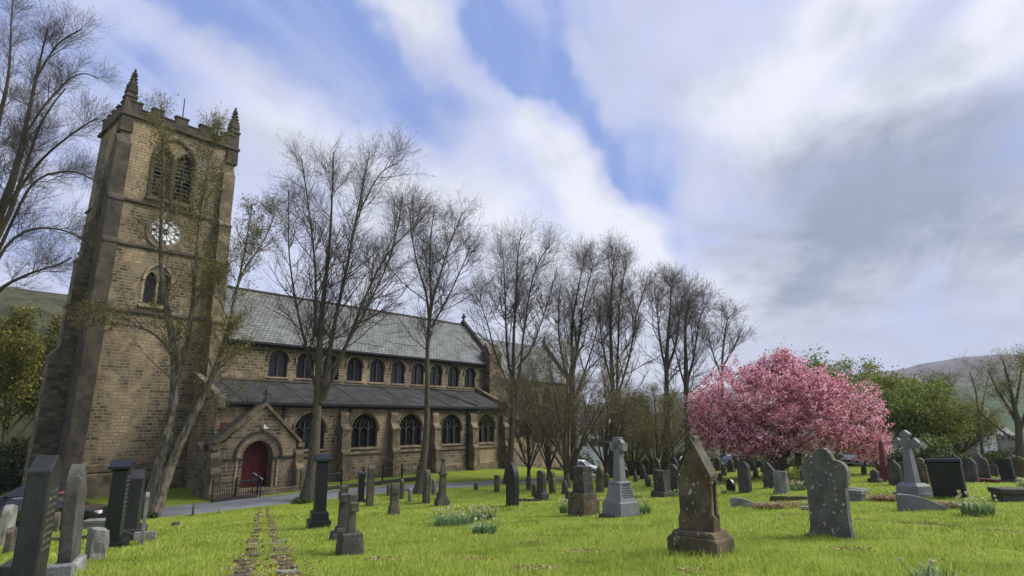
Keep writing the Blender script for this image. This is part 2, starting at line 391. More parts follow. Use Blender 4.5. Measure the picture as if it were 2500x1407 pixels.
# ------------------------------------------------------------------ setting: ground, path, track, hills
def axis(lo, hi, st, far):
    a = list(np.arange(lo, hi + .01, st)); s = st
    while a[-1] < far: s *= 1.22; a.append(a[-1] + s)
    s = st
    while a[0] > -far: s *= 1.22; a.insert(0, a[0] - s)
    return np.array(a)
xs = axis(-48, 48, .7, 3600); ys = axis(-10, 84, .7, 3600)
X, Y = np.meshgrid(xs, ys); Z = gz(X.ravel(), Y.ravel())
ny, nx = X.shape
ii = np.arange(ny * nx).reshape(ny, nx)
quads = np.stack([ii[:-1, :-1], ii[:-1, 1:], ii[1:, 1:], ii[1:, :-1]], -1).reshape(-1, 4)
tag(np_mesh('ground', np.stack([X.ravel(), Y.ravel(), Z], -1), quads, MT['turf'], smooth=True), 'sloping churchyard lawn of bright green grass', 'ground', kind='structure')

def strip(name, pts, m, lift, label, cat, edge=.0, n=160, cross=6, seed=0):
    pts = np.array(pts, float); t = np.linspace(0, len(pts) - 1, n)
    def cr(a):      # Catmull-Rom
        P = np.vstack([2*a[0]-a[1], a, 2*a[-1]-a[-2]]); i = np.minimum(t.astype(int), len(a)-2); u = (t - i)[:, None]
        p0, p1, p2, p3 = P[i], P[i+1], P[i+2], P[i+3]
        return .5*(2*p1 + (p2-p0)*u + (2*p0-5*p1+4*p2-p3)*u*u + (3*p1-p0-3*p2+p3)*u**3)
    c = cr(pts); d = np.gradient(c[:, :2], axis=0); d /= np.linalg.norm(d, axis=1)[:, None]; nr = np.stack([-d[:, 1], d[:, 0]], -1)
    rg = np.random.default_rng(seed); wl = c[:, 2]/2 + edge*np.convolve(rg.normal(size=n), np.ones(3)/3, 'same'); wr = c[:, 2]/2 + edge*np.convolve(rg.normal(size=n), np.ones(3)/3, 'same')
    f = np.linspace(0, 1, cross); off = -wl[:, None]*(1-f) + wr[:, None]*f
    P = c[:, None, :2] + nr[:, None, :]*off[..., None]
    z = gz(P[..., 0].ravel(), P[..., 1].ravel()).reshape(n, cross) + lift; z[:, 0] -= lift + .03; z[:, -1] -= lift + .03
    V = np.concatenate([P, z[..., None]], -1); k = np.arange(n*cross).reshape(n, cross)
    q = np.stack([k[:-1, :-1], k[:-1, 1:], k[1:, 1:], k[1:, :-1]], -1).reshape(-1, 4)
    o = np_mesh(name, V, q, m, smooth=True); tag(o, label, cat, kind='structure')
    return c
PATH = [(-60,12,7),(-38,22.5,6.5),(-25,28.4,5),(-18.9,31.7,5.0),(-13.8,35.6,4.8),(-7.7,41.3,4.1),(1.2,46.0,3.6),(7,51,4),(10,62,4.5),(10,76,5),(18,92,5)]
pathc = strip('path', PATH, MT['asphalt'], .035, 'narrow grey asphalt path curving past the church porch', 'path')
TRK = []
for xa, wd in ((0, .30), (1, .40)):
    pp = [[(634,1242),(629,1275),(622,1310),(612,1350),(600,1400),(580,1470)], [(654,1242),(662,1275),(672,1310),(688,1350),(708,1400),(738,1470)]][xa]
    q = [(*on_ground(*p)[:2], wd * (1 if i else .5)) for i, p in enumerate(pp)]
    TRK.append(strip('worn_track', q, MT['dirt'], .02, 'pair of worn stony ruts running down the lawn to the path', 'worn track', edge=.12, seed=xa, n=90, cross=5))

strip('bare_earth', [(*on_ground(2085,1268)[:2],.16),(*on_ground(2200,1276)[:2],.30),(*on_ground(2320,1284)[:2],.22),(*on_ground(2440,1296)[:2],.34),(*on_ground(2560,1302)[:2],.3)], MT['dirt'], .02, 'thin strip of bare brown earth across the lawn at the right', 'bare earth', edge=.10, seed=4, n=70, cross=5)
def hill(name, sky, r0, r1, zf, m, label, seed):
    az = np.array([math.atan((p[0]-1250)/math.hypot(F, 322)) for p in sky]); zs = np.array([at_depth(p[0], p[1], r1*math.cos(a))[2] for p, a in zip(sky, az)])
    A = np.linspace(az[0], az[-1], 140); S = np.interp(A, az, zs)
    rg = np.random.default_rng(seed)
    S = S + sum(rg.normal()*(S.max()-zf)*.0025*np.sin(A*k*9+rg.uniform(0, 6)) for k in (3, 6, 11, 17))
    T = np.concatenate([np.linspace(0, 1, 26), [1.12, 1.3, 1.6]])
    V = []
    for t in T:
        rr = r0 + (r1-r0)*t; k = t**1.35 if t <= 1 else 1 - (t-1)**2*1.6
        wob = .03*np.sin(A*38 + t*9) + .025*np.sin(A*71 - t*14)
        z = zf + (S-zf)*np.clip(k + wob*min(t, 1)*(1-min(t, 1))*2.4, -.1, 1)
        V.append(np.stack([np.sin(A)*rr, np.cos(A)*rr, z], -1))
    V = np.array(V); n, k = V.shape[:2]; i2 = np.arange(n*k).reshape(n, k)
    q = np.stack([i2[:-1, :-1], i2[:-1, 1:], i2[1:, 1:], i2[1:, :-1]], -1).reshape(-1, 4)
    tag(np_mesh(name, V, q, m, smooth=True), label, 'hill', kind='structure')
def hill_mat(name, low, mid, top, z0, z1, sc):
    m, g = mat(name); v = g('NewGeometry', 0); z = g('SeparateXYZ', 0, Vector=v).node.outputs[2]
    zz = g.math('ADD', z, g.math('MULTIPLY', g.math('SUBTRACT', g.noise(v, sc, 6, .6), .5), (z1-z0)*.9))
    c = g.mix(g.ramp(zz, z0, (z0+z1)/2), low, mid); c = g.mix(g.ramp(zz, (z0+z1)/2, z1), c, top)
    c = g.mix(g.math('MULTIPLY', g.ramp(g.noise(v, sc*3.1, 6, .65), .5, .6), .5), c, tuple(x*.55 for x in low))
    c = g.mix(g.math('MULTIPLY', g.ramp(g.noise(g('VectorMath', _operation='MULTIPLY', i0=v, i1=(1.,1.,6.)), sc*1.4, 4), .55, .62), .45), c, tuple(min(1, x*1.7) for x in mid))
    finish(g, c, 1.0, g.noise(v, sc*12, 5), .5, 2.0, spec=.05); return m
hill('moor_hill', [(900,1010),(1200,1000),(1450,985),(1560,968),(1800,945),(2160,908),(2200,904),(2300,882),(2400,870),(2500,865),(2800,858)], 380, 1900, -24,
     hill_mat('moorland', (.06,.085,.03), (.125,.105,.085), (.115,.095,.10), 30, 150, .004), 'long purple brown moor rising beyond the valley', 3)
hill('wooded_hillside', [(-700,640),(-300,672),(0,706),(140,722),(420,775),(700,860),(1000,960),(1200,1010)], 110, 300, -14,
     hill_mat('hillside_wood', (.028,.034,.012), (.045,.05,.02), (.07,.068,.035), 0, 45, .03), 'wooded hillside rising beyond the tower', 5)

rg = np.random.default_rng(11)
def seg_dist(px, py, C):
    d = np.full(len(px), 1e9)
    for i in range(len(C)-1):
        a = C[i, :2]; b = C[i+1, :2]; ab = b-a; t = np.clip(((px-a[0])*ab[0] + (py-a[1])*ab[1])/(ab@ab), 0, 1)
        w = C[i, 2]/2
        d = np.minimum(d, np.hypot(px-a[0]-ab[0]*t, py-a[1]-ab[1]*t) - w)
    return d
# ------------------------------------------------------------------ the church (local x along the nave, y into the building, z up)
church = empty('stone_church', (-29.7, 26.05, 0), math.atan2(.7517, .6595))
tag(church, 'soot darkened sandstone parish church with square west tower, long slate nave and gabled porch', 'church')
def window(name, cx, w, z0, spring, rise, y, lights, hood=True, deep=.26, label=None):
    mb = MB(); lp = arch_loop(cx, w, z0, spring, rise); top = arch_top(cx, w, spring, rise)
    mb.band([(p[0], p[1]) for p in arch_top(cx, w - .16, spring, rise - .07)], .08, y + .12, y + deep + .02)
    for sx in (-1, 1): mb.box(cx + sx*(w/2 - .04) - .04, cx + sx*(w/2 - .04) + .04, y + .12, y + deep + .02, z0, spring)
    lw = w / lights
    for i in range(1, lights): mb.box(cx - w/2 + lw*i - .05, cx - w/2 + lw*i + .05, y + .10, y + deep, z0, spring + rise*(.45 if lights > 2 else .62))
    for i in range(lights):
        c = cx - w/2 + lw*(i + .5); zs = spring - (.10 if lights > 2 else .0)*w
        mb.band(arch_top(c, lw - .10, zs - .12, lw*.55, 5), .05, y + .13, y + deep - .02)
        if lights > 2 and i != 1:
            mb.box(c - .025, c + .025, y + .14, y + deep - .02, zs + lw*.4, zs + lw*.4 + .3)
    if lights > 2:
        for sx in (-.5, .5): mb.band(arch_top(cx + sx*lw, lw*.8, spring + rise*.22, lw*.5, 5), .045, y + .14, y + deep - .02)
    wd = mb.build(name, MT['tracery'], church)
    gl = MB().prism(lp, y + deep - .06, y + deep - .02).build('glass', MT['glass'], wd)
    if hood:
        hm = MB().band(arch_top(cx, w + .10, spring, rise + .05), .13, y - .10, y + .06)
        hm.box(cx - w/2 - .18, cx - w/2 - .03, y - .13, y + .06, spring - .16, spring); hm.box(cx + w/2 + .03, cx + w/2 + .18, y - .13, y + .06, spring - .16, spring)
        hm.build('hood_mould', MT['ashlar'], wd)
        MB().band(arch_top(cx, w, spring, rise), .14, y - .006, y + .05).build('arch_ring', MT['ashlar_pale'], wd)
    MB().add([(cx-w/2-.12, y-.12, z0-.16), (cx+w/2+.12, y-.12, z0-.16), (cx+w/2+.12, y+deep, z0-.16), (cx-w/2-.12, y+deep, z0-.16),
              (cx-w/2-.12, y-.12, z0-.10), (cx+w/2+.12, y-.12, z0-.10), (cx+w/2+.12, y+deep, z0+.03), (cx-w/2-.12, y+deep, z0+.03)],
             [(0,3,2,1),(4,5,6,7),(0,1,5,4),(1,2,6,5),(2,3,7,6),(3,0,4,7)]).build('sill', MT['ashlar'], wd)
    return wd
def buttress(steps, mode='y', m='ashlar', name='buttress', parent=None, base=-3.4):
    """steps: (z_top, projection); a sloped offset closes every step. mode y: projects to -y from (x0,x1,y0); mode x: to -x"""
    mb = MB()
    return mb
def butt(x0, x1, y0, steps, m='ashlar', parent=church, zb=-3.5, ax='y', slope=1.3):
    prof = [(0.25, zb)]; p0 = steps[0][1]; prof.append((-p0, zb))
    for i, (zt, pr) in enumerate(steps):
        nxt = steps[i+1][1] if i+1 < len(steps) else 0.0
        prof.append((-pr, zt)); prof.append((-nxt, zt + (pr-nxt)*slope))
    prof.append((.25, prof[-1][1]))
    mb = MB()
    if ax == 'y': mb.prism([(y0 + a, z) for a, z in prof], x0, x1, 'x')
    else: mb.prism([(y0 + a, z) for a, z in prof], x0, x1, 'y')
    for i, (zt, pr) in enumerate(steps[:-1]):      # weathering course at every offset
        if ax == 'y': mb.box(x0-.04, x1+.04, y0-pr-.05, y0-pr+.12, zt-.10, zt+.02)
        else: mb.box(y0-pr-.05, y0-pr+.12, x0-.04, x1+.04, zt-.10, zt+.02)
    return mb.build('buttress', MT[m], parent)

# tower
TX0, TX1, TY0, TY1, TZ = 10.0, 18.0, 4.5, 9.6, 21.9
bel = [arch_loop(13.9 + s*.68, 1.12, 16.6, 19.3, .95) for s in (-1, 1)]
low = [arch_loop(13.8 + s*.42, .66, 9.2, 10.75, .62) for s in (-1, 1)]
tw = MB().wall([(TX0, -3.6), (TX1, -3.6), (TX1, TZ), (TX0, TZ)], bel + low, TY0, .45)
tw.add([(TX0,TY0,-3.6),(TX0,TY1,-3.6),(TX0,TY1,TZ),(TX0,TY0,TZ),(TX1,TY0,-3.6),(TX1,TY1,-3.6),(TX1,TY1,TZ),(TX1,TY0,TZ)], [(0,1,2,3),(4,7,6,5),(1,5,6,2),(3,2,6,7)])
tower = tw.build('tower', MT['stone_tower'], church)
for z, pr, h in ((15.85, .13, .24), (12.85, .13, .24), (8.45, .13, .24), (21.75, .22, .34)):
    sc = MB().prism([(TY0 + .05, z), (TY0 - pr, z), (TY0 - pr, z + h*.45), (TY0 + .05, z + h)], TX0 - pr, TX1 + pr, 'x')
    sc.box(TX0 - pr, TX0 + .03, TY0 + .04, TY1 + pr, z, z + h*.5); sc.box(TX1 - .03, TX1 + pr, TY0 + .04, TY1 + pr, z, z + h*.5)
    sc.build('string_course', MT['ashlar_dark'], tower)
pl = MB()
for z, pr in ((-1.0, .10), (-1.55, .22)): pl.prism([(TY0 + .05, z - .5), (TY0 - pr, z - .5), (TY0 - pr, z - .12), (TY0 + .05, z)], TX0 - pr, TX1 + pr, 'x')
pl.box(TX0 - .34, TX1 + .34, TY0 - .34, TY0 + .04, -3.6, -2.06)
pl.build('plinth', MT['ashlar'], tower)
pp = MB()
def parapet(x0, x1, y0, y1, along):
    L = (x1 - x0) if along == 'x' else (y1 - y0); n = 9; u = L / n
    pp.box(x0, x1, y0, y1, TZ, TZ + .50)
    for i in range(0, n, 2):
        if along == 'x': pp.box(x0 + u*i, x0 + u*(i+1), y0 + .002, y1 - .002, TZ + .5, TZ + .93); pp.box(x0 + u*i - .05, x0 + u*(i+1) + .05, y0 - .06, y1 + .06, TZ + .93, TZ + 1.03)
        else: pp.box(x0 + .002, x1 - .002, y0 + u*i, y0 + u*(i+1), TZ + .5, TZ + .93); pp.box(x0 - .06, x1 + .06, y0 + u*i - .05, y0 + u*(i+1) + .05, TZ + .93, TZ + 1.03)
        if along == 'x' and i < n - 1: pp.box(x0 + u*(i+1), x0 + u*(i+2), y0 - .05, y1 + .05, TZ + .5, TZ + .58)
parapet(TX0 + .3, TX1 - .3, TY0 - .12, TY0 + .24, 'x'); parapet(TX0 + .3, TX1 - .3, TY1 - .24, TY1 + .12, 'x')
parapet(TX0 - .12, TX0 + .24, TY0 + .3, TY1 - .3, 'y'); parapet(TX1 - .24, TX1 + .12, TY0 + .3, TY1 - .3, 'y')
pp.build('parapet', MT['ashlar_dark'], tower)
def pinnacle(cx, cy):
    mb = MB().frus(cx, cy, 20.6, 23.15, .82, .82, .70, .70).frus(cx, cy, 23.15, 23.3, .84, .84, .80, .80).frus(cx, cy, 23.3, 23.62, .66, .66, .60, .60)
    for k in range(4):
        a = k*math.pi/2; mb.prism([(-.33, 23.55), (.33, 23.55), (0, 24.15)], -.36, -.22, 'y'); n = 6
        mb.v[-n:] = [(cx + x*math.cos(a) - y*math.sin(a), cy + x*math.sin(a) + y*math.cos(a), z) for x, y, z in mb.v[-n:]]
    mb.frus(cx, cy, 23.6, 25.0, .56, .56, .12, .12).lathe([(.05, 24.9), (.16, 25.0), (.17, 25.08), (.06, 25.16), (.10, 25.25), (.03, 25.45)], cx, cy, 8)
    for i in range(5):
        z = 23.75 + i*.26; w = .28 - (z - 23.6)/1.4*.22
        for sx, sy in ((-1,-1),(1,-1),(1,1),(-1,1)): mb.frus(cx + sx*w, cy + sy*w, z, z + .13, .10, .10, .15, .15)
    return mb.build('pinnacle', MT['ashlar_dark'], tower)
pinnacle(10.25, 4.75); pinnacle(17.75, 4.75)
MB().tube([(15.0, 7.5, 21.5), (14.95, 7.5, 26.0)], [.06, .04], 8).build('flagpole', MT['twig'], tower)
butt(9.72, 10.62, TY0, [(7.6, 1.45), (12.7, 1.1), (15.6, .85), (19.6, .55)], 'ashlar_dark', tower)
butt(5.25, 6.25, TX0, [(5.4, 1.42), (8.6, 1.0), (11.6, .9), (14.0, .72), (17.2, .45), (20.0, .18)], 'stone_dark', tower, ax='x')
butt(17.15, 18.02, TY0, [(8.3, 1.25), (12.7, .85), (15.6, .6), (19.6, .35)], 'ashlar', tower)
# belfry openings
bw = MB()
for s in (-1, 1):
    c = 13.9 + s*.68; bw.band(arch_top(c, 1.12, 19.3, .95), .10, TY0 - .06, TY0 + .1)
    bw.box(c - .045, c + .045, TY0 + .18, TY0 + .3, 16.6, 19.6)
bw.band(arch_top(13.9, 2.62, 19.3, 1.75), .16, TY0 - .12, TY0 + .05)
for x in (12.52, 13.9, 15.28): bw.box(x - .10, x + .10, TY0 - .08, TY0 + .12, 16.6, 19.3)
bw.prism([(TY0 + .3, 16.62), (TY0 - .2, 16.42), (TY0 - .2, 16.28), (TY0 + .3, 16.28)], 12.35, 15.45, 'x')
bwo = bw.build('belfry_window', MT['ashlar_dark'], tower)
lv = MB()
for s in (-1, 1):
    for i in range(11):
        z = 16.7 + i*.3; c = 13.9 + s*.68; w = .52 if z < 19.3 else .52*max(.1, 1 - (z - 19.3)/.95)
        lv.prism([(TY0 + .14, z), (TY0 + .16, z - .03), (TY0 + .42, z + .22), (TY0 + .40, z + .25)], c - w, c + w, 'x')
lv.build('louvre', MT['louvre'], tower)
lw_ = MB()
for s in (-1, 1):
    c = 13.8 + s*.42; lw_.band(arch_top(c, .66, 10.75, .62), .07, TY0 - .04, TY0 + .1)
lw_.band(arch_top(13.8, 1.62, 10.75, 1.15), .14, TY0 - .12, TY0 + .05)
for x in (12.93, 13.8, 14.67): lw_.box(x - .07, x + .07, TY0 - .03, TY0 + .12, 9.2, 10.75)
lw_.prism([(TY0 + .28, 9.22), (TY0 - .16, 9.02), (TY0 - .16, 8.9), (TY0 + .28, 8.9)], 12.8, 14.8, 'x')
lw_.build('tower_window', MT['ashlar_pale'], tower)
gl = MB()
for s in (-1, 1): gl.prism(arch_loop(13.8 + s*.42, .66, 9.2, 10.75, .62), TY0 + .22, TY0 + .25)
gl.build('tower_window_glass', MT['glass'], tower)
# clock
CX, CZ, CR = 13.88, 14.25, .90
MB().band([(CX + 1.0*math.cos(a), CZ + 1.0*math.sin(a)) for a in np.linspace(-.01, 2*math.pi - .01, 41)], .26, TY0 - .07, TY0 + .05).build('clock_surround', MT['ashlar'], tower)
MB().prism([(CX + .97*math.cos(a), CZ + .97*math.sin(a)) for a in np.linspace(0, 2*math.pi, 41)[:-1]], TY0 - .05, TY0 + .04).build('clock_face', MT['white'], tower)
ck = MB()
for r_, w_ in ((.90, .035), (.60, .03), (.14, .05)):
    ck.band([(CX + r_*math.cos(a), CZ + r_*math.sin(a)) for a in np.linspace(0, 2*math.pi - 1e-3, 49)], w_, TY0 - .075, TY0 - .045)
for k in range(12):
    a = k*math.pi/6
    for da, ww in (((-.07, .022), (.07, .022)) if k % 3 else ((-.10, .022), (0, .022), (.10, .022))):
        c, s_ = math.cos(a + da), math.sin(a + da); px_, pz_ = -s_*ww, c*ww
        ck.prism([(CX + c*.61 + px_, CZ + s_*.61 + pz_), (CX + c*.61 - px_, CZ + s_*.61 - pz_), (CX + c*.9 - px_, CZ + s_*.9 - pz_), (CX + c*.9 + px_, CZ + s_*.9 + pz_)], TY0 - .073, TY0 - .047)
    c, s_ = math.cos(a + .26), math.sin(a + .26); px_, pz_ = -s_*.015, c*.015
    ck.prism([(CX + c*.15 + px_, CZ + s_*.15 + pz_), (CX + c*.15 - px_, CZ + s_*.15 - pz_), (CX + c*.6 - px_, CZ + s_*.6 - pz_), (CX + c*.6 + px_, CZ + s_*.6 + pz_)], TY0 - .071, TY0 - .047)
ck.build('clock_numerals', MT['iron'], tower)
hd = MB()
for a, L, ww in ((R(62), .74, .035), (R(128), .48, .05)):
    c, s_ = math.cos(a), math.sin(a); px_, pz_ = -s_*ww, c*ww
    hd.prism([(CX - c*.15 + px_, CZ - s_*.15 + pz_), (CX - c*.15 - px_, CZ - s_*.15 - pz_), (CX + c*L, CZ + s_*L)], TY0 - .10, TY0 - .082)
hd.build('clock_hands', MT['iron'], tower)

# the west side of the tower is battered: it draws in towards the top
for ob in [tower] + [o for o in COL.objects if o.parent == tower]:
    for vt in ob.data.vertices: vt.co.x += .019*(vt.co.z + 2.5)*min(1.0, max(0.0, (12.4 - vt.co.x)/2.0))
# nave clerestory
CW = [22.6 + 2.28*k for k in range(10)]
NX1 = 46.3
nv = MB().wall([(18.02, 3.2), (NX1, 3.2), (NX1, 7.36), (18.02, 7.36)], [arch_loop(c, 1.5, 4.8, 6.2, .62) for c in CW], 4.0, .35)
nv.add([(NX1,4.0,-3.4),(NX1,13,-3.4),(NX1,13,7.36),(NX1,8.5,11.9),(NX1,4.0,7.36),(18.02,4,3.2),(18.02,4,7.36),(18.02,8.5,11.9),(18.02,13,7.36),(18.02,13,3.2)], [(0,1,2,3,4),(5,6,7,8,9)])
nv.add([(18.02,13,-3),(NX1,13,-3),(NX1,13,7.36),(18.02,13,7.36)], [(0,1,2,3)])
nv.build('nave_wall', MT['stone'], church)
for c in CW: window('clerestory_window', c, 1.5, 4.8, 6.2, .62, 4.0, 2)
def slab(pts_y, x0, x1): return MB().prism(pts_y, x0, x1, 'x')
nr = slab([(3.62, 7.30), (8.5, 12.02), (13.38, 7.30), (13.38, 7.20), (8.5, 11.90), (3.62, 7.20)], 18.03, NX1 - .05)
nrf = nr.build('nave_roof', MT['slate'], church)
MB().box(18.03, NX1 - .05, 8.38, 8.62, 11.95, 12.12).build('ridge_tiles', MT['ashlar_dark'], nrf)
MB().box(18.1, NX1 - .1, 3.50, 3.64, 7.12, 7.27).box(18.1, NX1 - .1, 3.85, 3.998, 6.98, 7.2).build('gutter', MT['iron'], nrf)
gp = MB().prism([(3.5, 7.15), (8.5, 12.05), (13.5, 7.15), (13.5, 7.75), (8.5, 12.6), (3.5, 7.75)], NX1 - .05, NX1 + .35, 'x')
gp.box(NX1 + .07, NX1 + .23, 8.40, 8.60, 12.5, 13.3).box(NX1 + .075, NX1 + .225, 8.15, 8.85, 12.85, 13.02)
gp.build('gable_coping', MT['ashlar_dark'], church)
MB().box(45.1, 46.9, 3.1, 4.4, -3.2, 8.3).prism([(3.05, 8.3), (4.45, 8.3), (3.75, 9.5)], 45.05, 46.95, 'x').build('corner_pier', MT['stone_dark'], church)
# aisle
AW = [23.3, 27.93, 32.4, 36.95, 41.35]
AX0, AX1 = 16.7, 44.0
aw = MB().wall([(AX0, -3.4), (AX1, -3.4), (AX1, 2.74), (AX0, 2.74)], [arch_loop(c, 2.34, -.42, .98, 1.14) for c in AW], 0.0, .4)
aw.add([(AX0,0,-3.4),(AX0,4,-3.4),(AX0,4,4.4),(AX0,0,2.74),(AX1,0,-3.4),(AX1,4,-3.4),(AX1,4,4.4),(AX1,0,2.74)], [(0,1,2,3),(4,7,6,5)])
aw.build('aisle_wall', MT['stone_aisle'], church)
for c in AW: window('aisle_window', c, 2.34, -.42, .98, 1.14, 0.0, 3, deep=.32)
ar = slab([(-.36, 2.76), (4.0, 4.42), (4.0, 4.34), (-.36, 2.68)], AX0 + .3, AX1 - .2)
arf = ar.build('aisle_roof', MT['lead'], church)
rl = MB()
for x in np.arange(AX0 + 1.5, AX1 - .4, 4.56): rl.tube([(x, -.35, 2.785), (x, 3.99, 4.44)], .016, 6)
rl.build('lead_roll', MT['lead'], arf)
MB().prism([(4.0, 4.30), (3.78, 4.38), (3.78, 4.48), (4.0, 4.62)], 18.05, AX1, 'x').build('flashing', MT['ashlar_dark'], arf)
MB().box(AX0, AX1, -.47, -.34, 2.58, 2.73).box(AX0, AX1, -.12, -.003, 2.42, 2.66).build('gutter', MT['iron'], arf)
MB().tube([(40.0, -.3, 2.86), (37.7, 3.9, 4.52)], .05, 6).build('roof_pipe', MT['iron'], arf)
for x0, x1 in ((AX0 - .15, AX0 + .3), (AX1 - .2, AX1 + .2)): MB().prism([(-.5, 2.35), (4.0, 4.2), (4.0, 4.85), (-.5, 3.0)], x0, x1, 'x').build('aisle_coping', MT['ashlar'], church)
st = MB().prism([(.06, -.92), (-.11, -.92), (-.11, -.80), (.06, -.68)], AX0, AX1, 'x').prism([(.05, -2.3), (-.16, -2.3), (-.16, -2.2), (.05, -2.05)], AX0, AX1, 'x').box(AX0, AX1, -.16, .03, -3.5, -2.302)
st.build('aisle_string_course', MT['ashlar'], church)
for x in (25.93, 30.5, 34.9, 39.4, 43.7): 
    b = butt(x - .36, x + .36, 0.0, [(-.8, .82), (.95, .62), (2.0, .34)], 'ashlar', church)
for x in (21.2, 26.45, 38.85): MB().tube([(x, -.12, 2.6), (x, -.12, -2.9)], .06, 8).box(x - .13, x + .13, -.26, -.02, 2.25, 2.55).build('downpipe', MT['iron'], church)
# chancel and vestry
MB().wall([(46.6, -3.4), (61, -3.4), (61, 6.1), (46.6, 6.1)], [arch_loop(c, 1.5, 3.0, 4.6, .8) for c in (50.5, 56.5)], 4.7, .35).add([(61,4.7,-3.4),(61,12.3,-3.4),(61,12.3,6.1),(61,8.5,10.7),(61,4.7,6.1)], [(0,1,2,3,4)]).build('chancel_wall', MT['stone'], church)
for c in (50.5, 56.5): window('chancel_window', c, 1.5, 3.0, 4.6, .8, 4.7, 2)
slab([(4.35, 6.02), (8.5, 10.85), (12.65, 6.02), (12.65, 5.92), (8.5, 10.75), (4.35, 5.92)], 46.7, 60.9).build('chancel_roof', MT['slate'], church)
MB().prism([(4.2, 5.8), (8.5, 10.8), (12.8, 5.8), (12.8, 6.4), (8.5, 11.4), (4.2, 6.4)], 60.9, 61.3, 'x').prism([(8.3, 11.3), (8.7, 11.3), (8.5, 12.4)], 61.0, 61.2, 'x').build('chancel_coping', MT['ashlar_dark'], church)
vh = [[(48.0, -.1), (49.9, -.1), (49.9, 1.15), (48.0, 1.15)], [(53.2, -.1), (54.8, -.1), (54.8, 1.15), (53.2, 1.15)]]
MB().wall([(46.2, -3.4), (57.5, -3.4), (57.5, 1.68), (46.2, 1.68)], vh, 1.6, .3).add([(46.2,1.6,-3.4),(46.2,4.7,-3.4),(46.2,4.7,3.4),(46.2,1.6,1.68),(57.5,1.6,-3.4),(57.5,4.7,-3.4),(57.5,4.7,3.4),(57.5,1.6,1.68)], [(0,1,2,3),(4,7,6,5)]).build('vestry_wall', MT['stone_aisle'], church)
slab([(1.3, 1.62), (4.7, 3.5), (4.7, 3.4), (1.3, 1.52)], 46.0, 57.7).build('vestry_roof', MT['tile_moss'], church)
for (x0, z0), (x1, _), (_, z1), _ in vh:
    f = MB().box(x0, x1, 1.72, 1.86, z1 - .1, z1).box(x0, x1, 1.72, 1.86, z0, z0 + .08)
    for k in range(4): f.box(x0 + (x1-x0-.1)*k/3, x0 + (x1-x0-.1)*k/3 + .1, 1.725, 1.855, z0 + .08, z1 - .1)
    f = f.build('vestry_window', MT['tracery'], church); MB().box(x0, x1, 1.80, 1.82, z0, z1).build('glass', MT['glass'], f)
# porch
PX, PY, PE, PA = 18.87, -1.6, .21, 2.46
prc = MB().wall([(16.3, -3.4), (21.42, -3.4), (21.42, PE), (19.05, PA), (16.55, PE), (16.3, PE - .02)], [arch_loop(PX, 1.96, -2.57, -.70, 1.03)], PY, .85)
prc.add([(16.3,PY,-3.4),(16.3,0,-3.4),(16.3,0,PE),(16.3,PY,PE),(21.42,PY,-3.4),(21.42,0,-3.4),(21.42,0,PE),(21.42,PY,PE)], [(0,1,2,3),(4,7,6,5)])
porch = prc.build('porch', MT['stone_aisle'], church)
rf = MB()
for sx, xe in ((-1, 16.1), (1, 21.65)): rf.prism([(19.05, PA + .12), (xe, PE - .05), (xe, PE - .17), (19.05, PA)], PY + .3, -.003, 'y')
rf.build('porch_roof', MT['tile_moss'], porch)
cg = MB()
for xe in (16.15, 21.71):
    a = 19.05 + (.0); cg.prism([(a, PA + .30), (xe, PE + .08), (xe, PE - .16), (a, PA + .03)] if xe < 19 else [(a, PA + .30), (a, PA + .03), (xe, PE - .16), (xe, PE + .08)], PY - .16, PY + .32, 'y')
for xe, s in ((16.15, -1), (21.71, 1)): cg.box(xe - .22, xe + .22, PY - .2, PY + .36, PE - .38, PE - .1)
cg.build('porch_coping', MT['ashlar'], porch)
MB().frus(19.05, PY + .05, PA + .2, PA + .55, .3, .3, .16, .16).box(19.0, 19.1, PY, PY + .1, PA + .55, PA + 1.05).box(18.8, 19.3, PY + .003, PY + .097, PA + .74, PA + .85).build('cross_finial', MT['ashlar_dark'], porch)
am = MB()
for k, (w_, r_, y0, y1) in enumerate(((1.96, 1.03, .10, .4), (2.26, 1.18, -.004, .22), (2.54, 1.32, -.05, .1))):
    am.band(arch_top(PX, w_, -.70, r_), .14, PY + y0, PY + y1)
    for s in (-1, 1): am.box(PX + s*w_/2 + (0 if s > 0 else -.13), PX + s*w_/2 + (.13 if s > 0 else 0), PY + y0 + .004, PY + y1, -2.57, -.8)
am.build('arch_moulding', MT['ashlar_pale'], porch)
hm = MB().band(arch_top(PX, 2.84, -.70, 1.47), .15, PY - .15, PY + .05)
for x0, x1 in ((16.2, PX - .99), (PX + .99, 21.5)): hm.box(x0, x1, PY - .09, PY + .04, -.84, -.70)
hm.build('hood_mould', MT['ashlar_dark'], porch)
dr = MB().prism(arch_loop(PX, 1.94, -2.55, -.72, 1.01), PY + .66, PY + .74).build('door', MT['door'], porch)
MB().box(PX - .012, PX + .012, PY + .645, PY + .67, -2.5, .26).box(PX + .06, PX + .16, PY + .62, PY + .67, -1.55, -1.49).box(PX - .93, PX - .12, PY + .645, PY + .662, -2.2, -2.13).box(PX + .12, PX + .93, PY + .645, PY + .662, -2.2, -2.13).box(PX - .93, PX - .12, PY + .645, PY + .662, -.95, -.88).box(PX + .12, PX + .93, PY + .645, PY + .662, -.95, -.88).build('door_ironwork', MT['iron'], porch)
MB().box(18.95, 19.21, PY - .28, PY - .02, 1.05, 1.17).box(19.03, 19.13, PY - .1, PY + .02, 1.17, 1.3).build('porch_lamp', MT['white'], porch)
for x0, x1 in ((15.85, 16.45), (21.3, 21.85)): butt(x0, x1, PY, [(-1.5, .55), (-.6, .30)], 'ashlar', porch)
